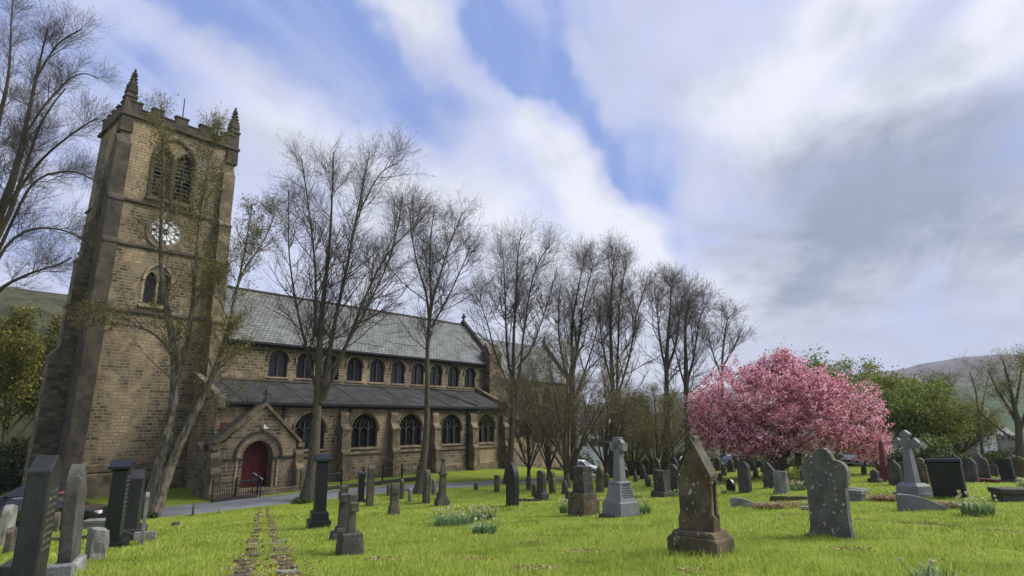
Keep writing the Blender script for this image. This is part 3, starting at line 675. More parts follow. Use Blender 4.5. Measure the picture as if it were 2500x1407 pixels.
MB().box(15.7, 22.0, PY - 1.25, PY + .9, -3.4, -2.58).box(16.9, 21.0, PY - 1.6, PY - 1.25, -3.4, -2.72).build('step', MT['ashlar'], porch)
MB().box(15.9, 16.3, PY + .3, 0.3, -3.4, -.9).prism([(PY + .2, -.9), (.3, -.9), (.3, .25), (PY + .2, -.6)], 15.8, 16.32, 'x').build('side_abutment', MT['stone_dark'], porch)
MB().box(17.0, 17.5, -.03, -.001, .75, 1.45).build('notice_board', simple_mat('faded_red_board', (.13,.03,.02), .7), church)
CHM = Matrix.Translation(church.location) @ Matrix.Rotation(church.rotation_euler.z, 4, 'Z')
def ch2w(x, y, z=0): return CHM @ Vector((x, y, z))

# railings and kerb wall along the path (things of their own)
def railing(x0, x1, y0, y1, zr, label, n_posts, wall=True):
    a = ch2w(x0, y0); b = ch2w(x1, y1); L = (b - a).length; ang = math.atan2(b.y - a.y, b.x - a.x)
    r = empty('metal_railing', (a.x, a.y, 0), ang); tag(r, label, 'railing', 'black railings beside the porch')
    za, zb = zr; zf = lambda t: za + (zb - za)*t/L
    m = MB()
    for h in (.12, .92): m.tube([(0, 0, za + h), (L, 0, zb + h)], .024, 6)
    m.build('rail', MT['iron'], r)
    m = MB(); k = int(L/.13)
    for i in range(k+1): t = L*i/k; m.tube([(t, 0, zf(t) + .04), (t, 0, zf(t) + 1.02)], .016, 4); m.frus(t, 0, zf(t) + 1.0, zf(t) + 1.08, .034, .034, .004, .004)
    m.build('bars', MT['iron'], r)
    for i in range(n_posts):
        t = L*i/max(1, n_posts-1); MB().box(t - .04, t + .04, -.04, .04, zf(t) - .3, zf(t) + 1.1).lathe([(0.05, zf(t) + 1.09), (.055, zf(t) + 1.15), (.02, zf(t) + 1.2)], t, 0, 8).build('post', MT['iron'], r)
    if wall:
        w = empty('kerb_wall', (a.x, a.y, 0), ang); tag(w, 'low dark stone kerb wall under the railing ' + wall, 'low wall')
        MB().prism([(0, za - .6), (L, zb - .6), (L, zb), (0, za)], -.16, .16, 'y').build('wall_stones', MT['stone_dark'], w)
        MB().prism([(0, za), (L, zb), (L, zb + .07), (0, za + .07)], -.2, .2, 'y').build('coping', MT['ashlar_dark'], w)
railing(22.0, 30.2, -3.75, -3.9, (-2.78, -2.60), 'long black spiked railing running from porch steps along the path', 6, 'running right of the porch')
railing(15.4, 17.9, -3.6, -3.8, (-2.86, -2.78), 'short black railing at the left of the porch steps', 3, 'left of the porch steps')
def handrail(x, label):
    a = ch2w(x, -4.0); g = G(a.x, a.y); r = empty('handrail', (a.x, a.y, 0), church.rotation_euler.z); tag(r, label, 'handrail')
    MB().tube([(0, 0, g - .1), (0, 0, g + 1.05)], .045, 8).tube([(0, 1.0, -2.7), (0, 1.0, -1.55)], .04, 8).build('post', MT['iron'], r)
    MB().tube([(0, -.15, g + 1.03), (0, 0, g + 1.08), (0, 1.05, -1.53)], .035, 8).build('rail', simple_mat('worn_steel', (.3,.3,.3), .4), r)
handrail(18.0, 'left steel topped handrail at the porch steps'); handrail(21.1, 'right steel topped handrail at the porch steps')
# ------------------------------------------------------------------ trees
def nrm(a): return a / (np.linalg.norm(a, axis=-1, keepdims=True) + 1e-9)
def tubes(P, Rr, S):
    """P (N,K,3), Rr (N,K) -> vertices, quads"""
    N, K, _ = P.shape
    T = np.empty_like(P); T[:, 1:-1] = P[:, 2:] - P[:, :-2]; T[:, 0] = P[:, 1] - P[:, 0]; T[:, -1] = P[:, -1] - P[:, -2]; T = nrm(T)
    ref = np.where(np.abs(T[:, :1, 2:]) > .9, np.array([1., 0, 0]), np.array([0, 0, 1.])); ref = np.broadcast_to(ref, T.shape)
    A = nrm(np.cross(T, ref)); B = np.cross(T, A)
    an = np.arange(S) * 2 * np.pi / S
    V = P[:, :, None] + (A[:, :, None] * np.cos(an)[:, None] + B[:, :, None] * np.sin(an)[:, None]) * Rr[:, :, None, None]
    i = np.arange(N * K * S).reshape(N, K, S); j = np.roll(i, -1, 2)
    q = np.stack([i[:, :-1], j[:, :-1], j[:, 1:], i[:, 1:]], -1).reshape(-1, 4)
    return V.reshape(-1, 3), q
def resample(pts, K, rng, jit=.0):
    p = np.array(pts, float); P = np.vstack([2*p[0]-p[1], p, 2*p[-1]-p[-2]])
    t = np.linspace(0, len(p)-1, K); i = np.minimum(t.astype(int), len(p)-2); u = (t-i)[:, None]
    a, b, c, d = P[i], P[i+1], P[i+2], P[i+3]
    r = .5*(2*b + (c-a)*u + (2*a-5*b+4*c-d)*u*u + (3*b-a-3*c+d)*u**3)
    L = np.linalg.norm(p[-1]-p[0]); w = rng.normal(size=(K, 3)) * L * jit; w[0] = 0
    r = r + w
    for _ in range(3): r[1:-1] = .25*r[:-2] + .5*r[1:-1] + .25*r[2:]
    return r
def children(P, Rr, sp, rng):
    N, K, _ = P.shape
    L = np.linalg.norm(np.diff(P, axis=1), axis=-1).sum(1)
    if 'per_m' in sp: cnt = np.maximum(4, np.round(L * sp['per_m'] * (1 - sp.get('t0', .15)) * rng.uniform(.9, 1.1, N)).astype(int))
    else: cnt = np.full(N, sp['n'])
    pi = np.repeat(np.arange(N), cnt); M = len(pi)
    t = rng.uniform(0, 1, M) ** sp.get('pw', 1.0); t = sp.get('t0', .15) + (sp.get('t1', 1.0) - sp.get('t0', .15)) * t
    f = t * (K-1); i = np.minimum(f.astype(int), K-2); u = (f-i)[:, None]
    p = P[pi, i]*(1-u) + P[pi, i+1]*u; tan = nrm(P[pi, i+1]-P[pi, i]); r = Rr[pi, i]*(1-u[:, 0]) + Rr[pi, i+1]*u[:, 0]
    pv = rng.normal(size=(M, 3)); pv[:, 2] *= .6; pv -= (pv*tan).sum(1, keepdims=True)*tan; pv = nrm(pv)
    a = R(1)*rng.uniform(sp['ang'][0], sp['ang'][1], M)[:, None]
    d = nrm(np.cos(a)*tan + np.sin(a)*pv)
    lo, hi = sp['len']; ln = rng.uniform(lo, hi, M) * (1 - sp.get('fall', .55)*t)
    if sp.get('rel'): ln = ln * L[pi]
    k = sp.get('K', 5); Q = np.empty((M, k, 3)); Q[:, 0] = p; cur = p.copy(); up = sp.get('up', .3); wob = sp.get('wob', .18)
    for j in range(1, k):
        d = nrm(d + np.array([0, 0, up])*(1.0/(k-1))*1.0 + rng.normal(size=(M, 3))*wob)
        cur = cur + d*(ln/(k-1))[:, None]; Q[:, j] = cur
    r0 = np.minimum(r*sp.get('rr', .7), sp.get('rk', .012)*ln + sp.get('rmin', .004)); r1 = np.maximum(r0*sp.get('tip', .35), sp.get('rmin', .004)*.7)
    w = np.linspace(0, 1, k); RR = r0[:, None]*(1-w) + r1[:, None]*w
    return Q, RR
def leaf_quads(P, size, rng, flat=.0):
    N = len(P); n = rng.normal(size=(N, 3)); n[:, 2] += flat; n = nrm(n); a = nrm(np.cross(n, rng.normal(size=(N, 3)))); b = np.cross(n, a)
    s = size*rng.uniform(.55, 1.3, N)[:, None]
    V = np.stack([P - a*s, P - b*s*.62 + n*s*.15, P + a*s, P + b*s*.62 + n*s*.15], 1)
    return V.reshape(-1, 3), np.arange(N*4).reshape(N, 4)
def pts_on(Q, n, rng, t0=.2):
    i = rng.integers(0, len(Q), n); K = Q.shape[1]; f = rng.uniform(t0, 1, n)*(K-1); k = np.minimum(f.astype(int), K-2); u = (f-k)[:, None]
    return Q[i, k]*(1-u) + Q[i, k+1]*u
def join(parts):
    V = []; Q = []; o = 0
    for v, q in parts: V.append(v); Q.append(q+o); o += len(v)
    return np.concatenate(V), np.concatenate(Q)
def tree(name, label, cat, base, limbs, levels, seed, bark='bark', twig='twig', leaves=None, group=None, K=16, jit=.006, flare=True, wobz=None):
    """limbs: list of (points, r0, r1); levels: child specs; leaves: (material, count, size, spread[, flat])"""
    rng = np.random.default_rng(seed)
    root = empty(name, base); tag(root, label, cat, group); b = np.array(base, float)
    P = np.stack([resample(l[0], K, rng, jit) for l in limbs]) ; w = np.linspace(0, 1, K)
    Rr = np.stack([l[2] + (l[1]-l[2])*(1-w)**1.35 for l in limbs])
    for n_, l in enumerate(limbs):
        if flare and len(l) > 3 and l[3]:
            Rr[n_] *= 1 + .55*np.exp(-w*22)
    v, q = tubes(P - b, Rr, 9); np_mesh('trunk', v, q, MT[bark], root, smooth=True)
    allp = []; cur = (P, Rr); lv = []
    start = [l[4] if len(l) > 4 else .25 for l in limbs]
    for li, sp in enumerate(levels):
        if li == 0:
            qs = [children(P[i:i+1], Rr[i:i+1], dict(sp, t0=start[i]), rng) for i in range(len(limbs))]
            cur = (np.concatenate([a for a, _ in qs]), np.concatenate([c for _, c in qs]))
        else: cur = children(*cur, sp, rng)
        lv.append(cur); v, q = tubes(cur[0] - b, cur[1], sp.get('S', 3)); allp.append((v, q))
    if allp:
        v, q = join(allp); cr = np_mesh('crown', v, q, MT[twig], root)
        if leaves:
            lf = leaves if isinstance(leaves, list) else [leaves]
            for l in lf:
                src = lv[l[5] if len(l) > 5 else -1][0]
                p = pts_on(src, l[1], rng, .25) + rng.normal(size=(l[1], 3))*l[3]
                v, q = leaf_quads(p - b, l[2], rng, l[4] if len(l) > 4 else 0.0)
                np_mesh('foliage' if 'bloss' not in l[0] else 'blossom', v, q, MT[l[0]], root)
    return root
def limb_px(pts, y, r0, r1, rng, base=False, t0=.25, dy=0.0, zoff=0.0):
    """a limb through image directions at forward distance y, swinging dy metres in depth along its length"""
    n = len(pts); out = []
    for i, p in enumerate(pts): out.append(at_depth(p[0], p[1], y + dy*(i/(n-1))**1.3))
    if base: g_ = out[0]; g_[2] = G(g_[0], g_[1]) - .1
    return (out, r0, r1, base, t0)
L1 = lambda n, a, b, **k: dict(dict(n=n, len=(a, b), ang=(24, 62), up=.62, K=8, S=5, rk=.0105, rr=.55, wob=.09, fall=.80, t1=.97, pw=.8), **k)
L2 = lambda n, a, b, **k: dict(dict(n=n, len=(a, b), ang=(25, 60), up=.4, K=5, S=4, rk=.009, rr=.6, wob=.13, t0=.12, fall=.4), **k)
L3 = lambda n, a, b, **k: dict(dict(n=n, len=(a, b), ang=(22, 62), up=.3, K=4, S=3, rk=.0065, rmin=.0052, rr=.7, wob=.15, t0=.1, fall=.3), **k)
rng0 = np.random.default_rng(5)

# tall bare trees along the path, stems followed from their roots up
def bare(label, y, stems, seed, n1=26, l1=(2.8, 6.2), n2=9, l2=(1.0, 2.6), n3=8, l3=(.4, 1.1), group='tall bare trees along the path', leaves=None, twig='twig', name='bare_tree', bark='bark', **kw):
    rng = np.random.default_rng(seed); limbs = []
    for s in stems: limbs.append(limb_px(s['p'], y, s['r']*(.88 if s.get('base') else .72), s.get('r1', .03), rng, s.get('base', False), s.get('t0', .25), s.get('dy', 0.0)))
    base = np.array(limbs[0][0][0]); base[2] += .1
    return tree(name, label, 'tree', base, limbs, [L1(n1, *l1, per_m=n1/13.5, **kw.get('k1', {})), L2(n2, *l2), L3(n3, *l3, **kw.get('k3', {}))], seed, leaves=leaves or ('bud', 9000, .03, .03), group=group, twig=twig, bark=bark)
# T2, forked in three beside the porch
bare('tall bare tree forking low into three stems, mossy trunk in front of the porch side', 35.3, [
  dict(p=[(752,1218),(766,1130),(772,1040),(779,965),(776,850),(785,740),(797,640),(808,540),(812,450),(818,372)], r=.42, base=True, t0=.30),
  dict(p=[(783,985),(800,880),(822,770),(846,660),(864,560),(882,470),(905,370)], r=.25, dy=2.0, t0=.22),
  dict(p=[(788,975),(828,890),(868,790),(905,690),(950,610),(1030,535)], r=.20, dy=-2.0, t0=.2),
  dict(p=[(776,960),(748,860),(722,740),(704,600),(708,470)], r=.14, dy=1.4, t0=.15),
  dict(p=[(812,900),(870,800),(925,700),(965,600),(985,480)], r=.13, dy=2.6, t0=.2),
  dict(p=[(770,820),(772,700),(765,600),(752,500),(742,390)], r=.13, dy=-1.6, t0=.1),
  dict(p=[(864,560),(885,500),(930,420),(972,400)], r=.09, dy=1.2, t0=.1)], 21, n1=36)
bare('slender bare tree with one dark straight stem before the third aisle window', 38.2, [
  dict(p=[(1022,1198),(1036,1100),(1044,960),(1048,820),(1050,740),(1046,640),(1052,520)], r=.30, base=True, t0=.42),
  dict(p=[(1050,770),(1062,720),(1080,650),(1105,575),(1128,520)], r=.15, dy=1.5, t0=.15),
  dict(p=[(1049,790),(1040,720),(1020,650),(1006,580),(1000,530)], r=.13, dy=-1.5, t0=.15),
  dict(p=[(1052,800),(1085,740),(1120,670),(1150,600)], r=.10, dy=-1.0, t0=.15)], 22, n1=36)
bare('broad bare tree with long separate stems before the chancel roof', 43.5, [
  dict(p=[(1240,1178),(1248,1080),(1252,980),(1256,880),(1258,760),(1262,650),(1270,560)], r=.30, base=True, t0=.16),
  dict(p=[(1250,930),(1238,860),(1234,760),(1232,680),(1226,610)], r=.16, dy=1.8, t0=.2),
  dict(p=[(1252,960),(1272,900),(1278,820),(1288,730),(1310,640),(1345,600)], r=.15, dy=-1.8, t0=.2),
  dict(p=[(1250,960),(1215,880),(1190,790),(1165,720)], r=.12, dy=-1.5, t0=.2),
  dict(p=[(1262,900),(1300,850),(1330,760),(1362,650)], r=.10, dy=1.0, t0=.2)], 23, n1=36)
bare('bare tree with crowded dark stems rising just right of the chancel', 46.0, [
  dict(p=[(1402,1165),(1400,1050),(1398,900),(1395,790),(1412,700),(1425,615)], r=.32, base=True, t0=.16),
  dict(p=[(1398,920),(1412,850),(1420,760),(1440,680),(1450,630)], r=.17, dy=1.5, t0=.1),
  dict(p=[(1398,960),(1372,880),(1362,780),(1368,700)], r=.17, dy=-1.5, t0=.1),
  dict(p=[(1400,980),(1430,900),(1455,820),(1470,740)], r=.12, dy=-1.0, t0=.1)], 24, n1=34)
bare('tallest bare tree right of the chancel, twin trunk behind the pale ringed cross', 48.0, [
  dict(p=[(1492,1150),(1494,1050),(1494,920),(1492,800),(1494,700),(1498,605)], r=.34, base=True, t0=.16),
  dict(p=[(1495,1100),(1510,980),(1506,860),(1512,740),(1530,640)], r=.22, dy=1.5, t0=.3),
  dict(p=[(1510,960),(1540,860),(1556,760),(1580,690)], r=.14, dy=-1.5, t0=.1),
  dict(p=[(1494,940),(1470,840),(1462,740)], r=.14, dy=-1.5, t0=.1)], 25, n1=36)
bare('bare tree with a stout dark trunk left of the pink cherry', 52.0, [
  dict(p=[(1622,1125),(1626,1020),(1628,900),(1632,800),(1636,740),(1638,678)], r=.38, base=True, t0=.14),
  dict(p=[(1630,920),(1612,840),(1604,760),(1598,700)], r=.18, dy=1.5, t0=.1),
  dict(p=[(1630,900),(1652,830),(1660,760),(1668,720)], r=.18, dy=-1.5, t0=.1)], 26, n1=34)
bare('dark bare tree close against the left side of the pink cherry', 47.0, [
  dict(p=[(1684,1120),(1682,1010),(1676,900),(1672,820),(1674,760),(1690,725)], r=.36, base=True, t0=.16),
  dict(p=[(1678,930),(1696,860),(1706,790),(1722,740)], r=.17, dy=1.0, t0=.1),
  dict(p=[(1678,960),(1655,880),(1640,820)], r=.13, dy=-1.5, t0=.1)], 27, n1=32)
bare('thin crowned bare tree behind the pink cherry, lower than its neighbours', 62.0, [
  dict(p=[(1762,1090),(1762,980),(1764,880),(1772,800),(1780,770)], r=.30, base=True, t0=.35),
  dict(p=[(1763,900),(1790,850),(1812,800)], r=.16, dy=1.0, t0=.1),
  dict(p=[(1763,920),(1740,860),(1728,800)], r=.16, dy=-1.0, t0=.1)], 28, n1=24, n2=7)
# the big tree at the left edge
bare('great bare tree at the left edge with sweeping dark limbs before the sky', 27.0, [
  dict(p=[(-150,1240),(-130,1000),(-95,800),(-55,620),(10,470),(60,330),(90,190),(120,60)], r=.55, base=True, t0=.35),
  dict(p=[(-95,790),(-40,640),(25,520),(52,440),(90,320),(150,210)], r=.26, dy=-1.5, t0=.25),
  dict(p=[(-125,900),(-60,560),(0,300),(18,150),(30,-40)], r=.32, dy=1.5, t0=.3),
  dict(p=[(-110,900),(-20,720),(60,672),(120,655),(175,632)], r=.16, dy=-1.0, t0=.3),
  dict(p=[(-110,960),(-20,640),(70,560),(160,560),(215,600)], r=.14, dy=1.0, t0=.3),
  dict(p=[(-100,840),(0,600),(80,440),(170,420),(235,440)], r=.14, dy=2.0, t0=.3),
  dict(p=[(20,500),(90,400),(170,330),(235,290)], r=.11, dy=-1.0, t0=.15),
  dict(p=[(60,330),(120,240),(190,180),(240,190)], r=.09, dy=1.0, t0=.15),
  dict(p=[(90,190),(140,110),(200,70)], r=.07, dy=-.6, t0=.1)], 29, n1=30, l1=(1.4, 3.2), n2=10, l2=(.7, 1.7), leaves=('bud', 12000, .022, .03), name='bare_tree')
# leaning tree in young leaf before the tower
bare('leaning tree in young olive leaf with a pale peeling trunk before the tower', 31.0, [
  dict(p=[(362,1252),(392,1150),(412,1050),(425,950),(432,850),(418,760),(385,640),(398,540),(402,440),(398,340),(392,250)], r=.38, base=True, t0=.28),
  dict(p=[(372,1250),(420,1130),(462,1040),(505,960),(540,870),(562,780),(572,690),(600,600),(612,500)], r=.31, base=True, t0=.30, dy=.8),
  dict(p=[(425,960),(452,850),(468,740),(476,620),(490,500),(512,400),(535,310)], r=.22, dy=-1.2, t0=.15),
  dict(p=[(568,730),(600,650),(645,590),(672,520)], r=.10, dy=1.0, t0=.15),
  dict(p=[(430,870),(370,810),(300,790),(215,795)], r=.10, dy=-1.5, t0=.2),
  dict(p=[(562,790),(540,740),(535,680),(560,640)], r=.09, dy=-.8, t0=.15)], 30, n1=44, l1=(1.6, 4.2), n2=9, l2=(.6, 1.6), n3=5, l3=(.25, .7), group=None, name='leaning_tree', bark='bark_mixed',
  leaves=[('leaf_olive', 15000, .044, .10), ('leaf_olive_dark', 6000, .05, .16, 0, 1)], twig='twig_brown')

def auto_limbs(base, Ht, sp, n, rng, r0, fork=.3, lean=(0, 0)):
    b = np.array(base, float); top = b + np.array([lean[0], lean[1], Ht]); out = []
    out.append(([b - [0, 0, .1], b + (top-b)*.35 + rng.normal(size=3)*.02*Ht, b + (top-b)*.7 + rng.normal(size=3)*.03*Ht, top], r0, .02, True, fork))
    for i in range(n):
        a = 2*np.pi*(i + rng.uniform(-.3, .3))/n; z0 = fork*Ht*rng.uniform(.7, 1.5); s = sp*rng.uniform(.7, 1.05); z1 = Ht*rng.uniform(.62, .97)
        p0 = b + (top-b)*(z0/Ht); d = np.array([np.cos(a), np.sin(a), 0])
        out.append(([p0, p0 + d*s*.42 + [0, 0, (z1-z0)*.42], b + d*s*.8 + [0, 0, z0 + (z1-z0)*.78], b + d*s + [0, 0, z1]], r0*.45, .015, False, .15))
    return out
def grown(name, label, px, py_top, y, spread, seed, n=7, r0=.25, leaves=None, n1=14, l1=(1.0, 2.4), n2=6, l2=(.5, 1.2), n3=4, l3=(.25, .6), fork=.25, bark='bark', twig='twig', group=None, cat='tree', py_base=None, lvl=3, k1={}):
    rng = np.random.default_rng(seed); p = at_depth(px, 1100, y); base = np.array([p[0], y, G(p[0], y)])
    Ht = at_depth(px, py_top, y)[2] - base[2]
    lim = auto_limbs(base, Ht*.93, spread, n, rng, r0, fork)
    return tree(name, label, cat, base, lim, [L1(n1, *l1, **k1), L2(n2, *l2), L3(n3, *l3)][:lvl], seed, bark, twig, leaves, group)
# twiggy shrubs and small trees under the tall ones
D1 = dict(ang=(25, 66), up=.5, wob=.12)
BSH = 'twiggy brown trees below the tall bare ones'
grown('small_tree', 'dense twiggy brown tree with spreading drooping branches before the chancel end', 1385, 820, 37.5, 3.9, 41, n=9, r0=.18, fork=.10, n1=22, l1=(1.4, 3.0), n2=8, l2=(.6, 1.4), twig='twig_brown', leaves=[('leaf_olive', 2800, .045, .12)], k1=D1, group=BSH)
grown('small_tree', 'brown twiggy tree close behind the tall ringed granite cross', 1478, 900, 44, 3.4, 42, n=8, r0=.16, fork=.10, n1=20, l1=(1.2, 2.6), n2=8, l2=(.6, 1.3), twig='twig_brown', leaves=[('leaf_olive', 2600, .05, .12)], k1=D1, group=BSH)
grown('small_tree', 'low twiggy brown bush tree before the vestry windows', 1290, 905, 47, 3.0, 43, n=8, r0=.13, fork=.08, n1=20, l1=(1.0, 2.4), n2=8, l2=(.5, 1.2), twig='twig_brown', leaves=[('leaf_olive', 2600, .05, .14)], k1=D1, group=BSH)
grown('small_tree', 'olive green twiggy tree left of the pink cherry', 1600, 930, 42, 3.3, 44, n=9, r0=.14, fork=.08, n1=20, l1=(1.0, 2.2), n2=8, l2=(.5, 1.2), twig='twig_brown', leaves=[('leaf_olive', 2600, .05, .14), ('leaf_olive', 2500, .045, .14)], k1=D1, group=BSH)
grown('small_tree', 'low olive twiggy tree between the ringed cross and the cherry', 1545, 985, 52, 3.0, 45, n=8, r0=.14, fork=.08, n1=19, l1=(1.0, 2.2), n2=7, l2=(.5, 1.2), twig='twig_brown', leaves=[('leaf_olive_dark', 9500, .06, .16)], k1=D1, group=BSH)
grown('small_tree', 'brown twiggy tree between the broad bare tree and the crowded stems', 1340, 860, 46, 3.2, 46, n=9, r0=.15, fork=.08, n1=20, l1=(1.2, 2.6), n2=8, l2=(.6, 1.3), twig='twig_brown', leaves=[('leaf_olive', 2600, .05, .13)], k1=D1, group=BSH)
grown('small_tree', 'olive twiggy tree at the foot of the stout dark bare trunk', 1645, 960, 49, 2.8, 47, n=9, r0=.14, fork=.08, n1=19, l1=(1.0, 2.2), n2=8, l2=(.5, 1.2), twig='twig_brown', leaves=[('leaf_olive', 2600, .05, .14)], k1=D1, group=BSH)
# pink cherry
def cherry():
    rng = np.random.default_rng(77); y = 34.0; p = at_depth(1905, 1100, y); base = np.array([p[0], y, G(p[0], y)])
    s = y/math.cos(math.atan2(p[0], y))/F*1.03*math.cos(math.atan2(p[0], y))
    limbs = [([base - [0, 0, .1], base + [0.02, 0, .5], base + [.0, 0, 1.0]], .34, .26, True, .9)]
    tg = []
    ell = [((1815, 985), 118, 92), ((1915, 955), 112, 88), ((2070, 1010), 82, 86), ((1750, 1030), 60, 60), ((1905, 915), 52, 52), ((2112,1080),52,50), ((1980,1030),110,75), ((1790,1075),80,40), ((1990,960),60,56), ((1855,1050),110,60)]
    W_ = np.array([e[1]*e[2] for e in ell], float); W_ /= W_.sum()
    while len(tg) < 24:
        k = rng.choice(len(ell), p=W_); (cx, cy), rx, ry = ell[k]; d = nrm(rng.normal(size=3))
        c = at_depth(cx, cy, y); tg.append(c + d*np.array([rx*s, rx*s*1.0, ry*s])*.93)
    for i, q in enumerate(tg):
        p0 = base + [0, 0, rng.uniform(.7, 1.0)]; m = p0*.5 + q*.5 + [0, 0, rng.uniform(.1, .5)]
        limbs.append(([p0, p0*.75 + m*.25 + [0, 0, .2], m, q], rng.uniform(.07, .13), .012, False, .3))
    root = tree('cherry_tree', 'spreading cherry tree covered in pink blossom', 'tree', base, limbs, [L1(13, .7, 1.7, ang=(30, 75), up=.15), L2(6, .3, .8), ], 78, leaves=None)
    # blossom hangs in clumps through the crown
    C = []; c0 = 0
    for (cx, cy), rx, ry in ell:
        n = int(900*rx*ry/9000)+140; d = nrm(rng.normal(size=(n, 3))); rad = rng.uniform(.45, 1.0, (n, 1))**.5
        rad *= 1 + .16*np.sin(d[:, :1]*7 + cx)*np.sin(d[:, 2:]*6 + cy) + .08*np.sin(d[:, :1]*17 + cy)
        C.append(at_depth(cx, cy, y) + d*rad*np.array([rx*s, rx*s*.95, ry*s]))
    C = np.concatenate(C); gp = np.sin(C[:,0]*2.3+1)*np.sin(C[:,1]*2.0)+np.sin(C[:,2]*3.1+C[:,0])*.8+np.sin(C[:,0]*4.7+C[:,2]*3.9)*.5; C = C[gp > -.80]; C = C[C[:, 2] > gz(C[:, 0], C[:, 1]) + .55]
    tw = []
    for t_ in range(22):      # thin upright sprays at the top
        x0 = rng.choice([1905, 1915, 1930, 1880, 1850, 1800, 1760, 2050, 2090, 1960]); y0_ = 880 + abs(x0 - 1915)*.42; q = at_depth(x0 + rng.normal()*12, y0_ + 28, y + rng.normal()); top = at_depth(x0 + rng.normal()*18, y0_ - rng.uniform(0, 34), y)
        C = np.concatenate([C, q + (top-q)*np.linspace(0, 1, 12)[:, None]])
    n = 12; P = np.repeat(C, n, 0) + rng.normal(size=(len(C)*n, 3))*np.array([.10, .10, .07])
    v, q = leaf_quads(P - base, .062, rng, .5); np_mesh('blossom', v, q, MT['blossom'], root)
    P2 = np.repeat(C[::2], 5, 0) + rng.normal(size=(len(C[::2])*5, 3))*.2
    v, q = leaf_quads(P2 - base, .05, rng); np_mesh('foliage', v, q, island_mat('bronze_cherry_leaves', [(.06,.022,.018),(.12,.05,.03),(.10,.07,.03)], .6, .3), root)
cherry()
# trees and bushes beyond
BG = 'trees beyond the churchyard'
def leafy(label, px, top, y, spread, seed, mt, cnt, size, n=8, mt2=None, **kw):
    lf = [(mt, cnt, size, size*3.2, .3), (mt, cnt//2, size, size*4.0, .3, 1)]
    if mt2: lf.append((mt2, cnt//3, size, size*3.2, .3))
    return grown('leafy_tree', label, px, top, y, spread, seed, n=n, leaves=lf, group=BG, n1=10, l1=(1.2, 3.0), n2=5, l2=(.6, 1.5), n3=3, **kw)
leafy('fresh green rounded tree rising behind the top of the cherry', 2010, 858, 60, 2.5, 51, 'leaf_green', 7000, .13)
leafy('yellow green rounded tree rising behind the right shoulder of the cherry', 2102, 866, 62, 2.4, 52, 'leaf_yellow', 4200, .11, mt2='leaf_olive')
leafy('broad olive tree just right of the cherry blossom', 2165, 915, 55, 3.2, 53, 'leaf_olive', 6500, .11, mt2='leaf_green')
leafy('deep green tree behind the tall crocketed granite cross', 2225, 932, 50, 3.0, 54, 'leaf_green', 8000, .12, mt2='leaf_olive')
leafy('olive green tree right of the deep green one', 2290, 985, 48, 2.6, 55, 'leaf_olive', 4500, .09, mt2='leaf_green')
leafy('hazy olive tree in thin leaf between thin bare tree and green tree', 2345, 1010, 52, 2.4, 56, 'leaf_olive_dark', 3500, .10)
bare('far bare tree with dark twigs above the olive trees', 68.0, [dict(p=[(2288,1080),(2290,1000),(2290,925)], r=.25, base=True, t0=.3), dict(p=[(2289,1010),(2270,960),(2255,930)], r=.12, dy=1, t0=.1), dict(p=[(2289,1010),(2310,965),(2325,935)], r=.12, dy=-1, t0=.1)], 57, n1=26, n2=7, group=BG, l1=(1.4, 2.6))
bare('thin leaning bare tree standing alone before the moor', 46.0, [dict(p=[(2398,1120),(2392,1040),(2384,960),(2368,905)], r=.16, base=True, t0=.35), dict(p=[(2392,1030),(2402,970),(2412,920)], r=.08, dy=1, t0=.1)], 58, n1=16, n2=6, group=BG, l1=(.9, 1.9), leaves=('leaf_olive', 900, .04, .06))
bare('large tree in thin olive leaf at the right edge, dark trunk', 34.0, [dict(p=[(2496,1170),(2488,1080),(2478,1000),(2462,930),(2448,880)], r=.30, base=True, t0=.35), dict(p=[(2482,1030),(2440,960),(2412,905)], r=.13, dy=1, t0=.15),
   dict(p=[(2486,1060),(2520,960),(2540,880)], r=.16, dy=-1, t0=.15), dict(p=[(2478,1000),(2490,930),(2500,868)], r=.12, dy=1, t0=.15), dict(p=[(2486,1080),(2430,1040),(2385,1000)], r=.09, dy=-1, t0=.2)], 59, n1=16, l1=(.9, 2.2), n2=7, l2=(.5, 1.2), group=BG, leaves=('leaf_olive', 5000, .04, .10))
leafy('dark olive tree left of the tower behind the parked cars', 10, 735, 52, 6.5, 60, 'leaf_olive_dark', 16000, .13, mt2='leaf_olive')
leafy('olive tree reaching out from behind the tower base', 118, 765, 58, 6.0, 61, 'leaf_olive_dark', 20000, .13, mt2='leaf_olive')
def bush(label, px, y, w, h, seed, mt, n=5000, size=.07, mt2=None, name='bush', group='dark bushes along the churchyard edge', x=None):
    rng = np.random.default_rng(seed); X0 = at_depth(px, 1100, y)[0] if x is None else x; base = np.array([X0, y, G(X0, y)])
    root = empty(name, base); tag(root, label, 'bush', group)
    k = 26; c = nrm(rng.normal(size=(k, 3)))*rng.uniform(.3, 1, (k, 1)); c[:, 2] = np.abs(c[:, 2]); c = c*np.array([w*.72, w*.6, h*.78])
    st = [([np.zeros(3), q*.5 + [0, 0, .1*h], q], .04, .01) for q in c[:14]]
    P = np.stack([resample(a[0], 6, rng, .03) for a in st]); v, q = tubes(P, np.tile(np.linspace(.05, .012, 6), (14, 1)), 4); np_mesh('stems', v, q, MT['bark'], root)
    def put(m, cnt):
        i = rng.integers(0, k, cnt); d = nrm(rng.normal(size=(cnt, 3)))*rng.uniform(.5, 1, (cnt, 1))**.5; p = c[i] + d*np.array([w*.30, w*.30, h*.24]); p[:, 2] = np.maximum(p[:, 2], .03)
        v, q = leaf_quads(p, size, rng, .4); np_mesh('foliage', v, q, MT[m], root)
    put(mt, n)
    if mt2: put(mt2, n//3)
    return root
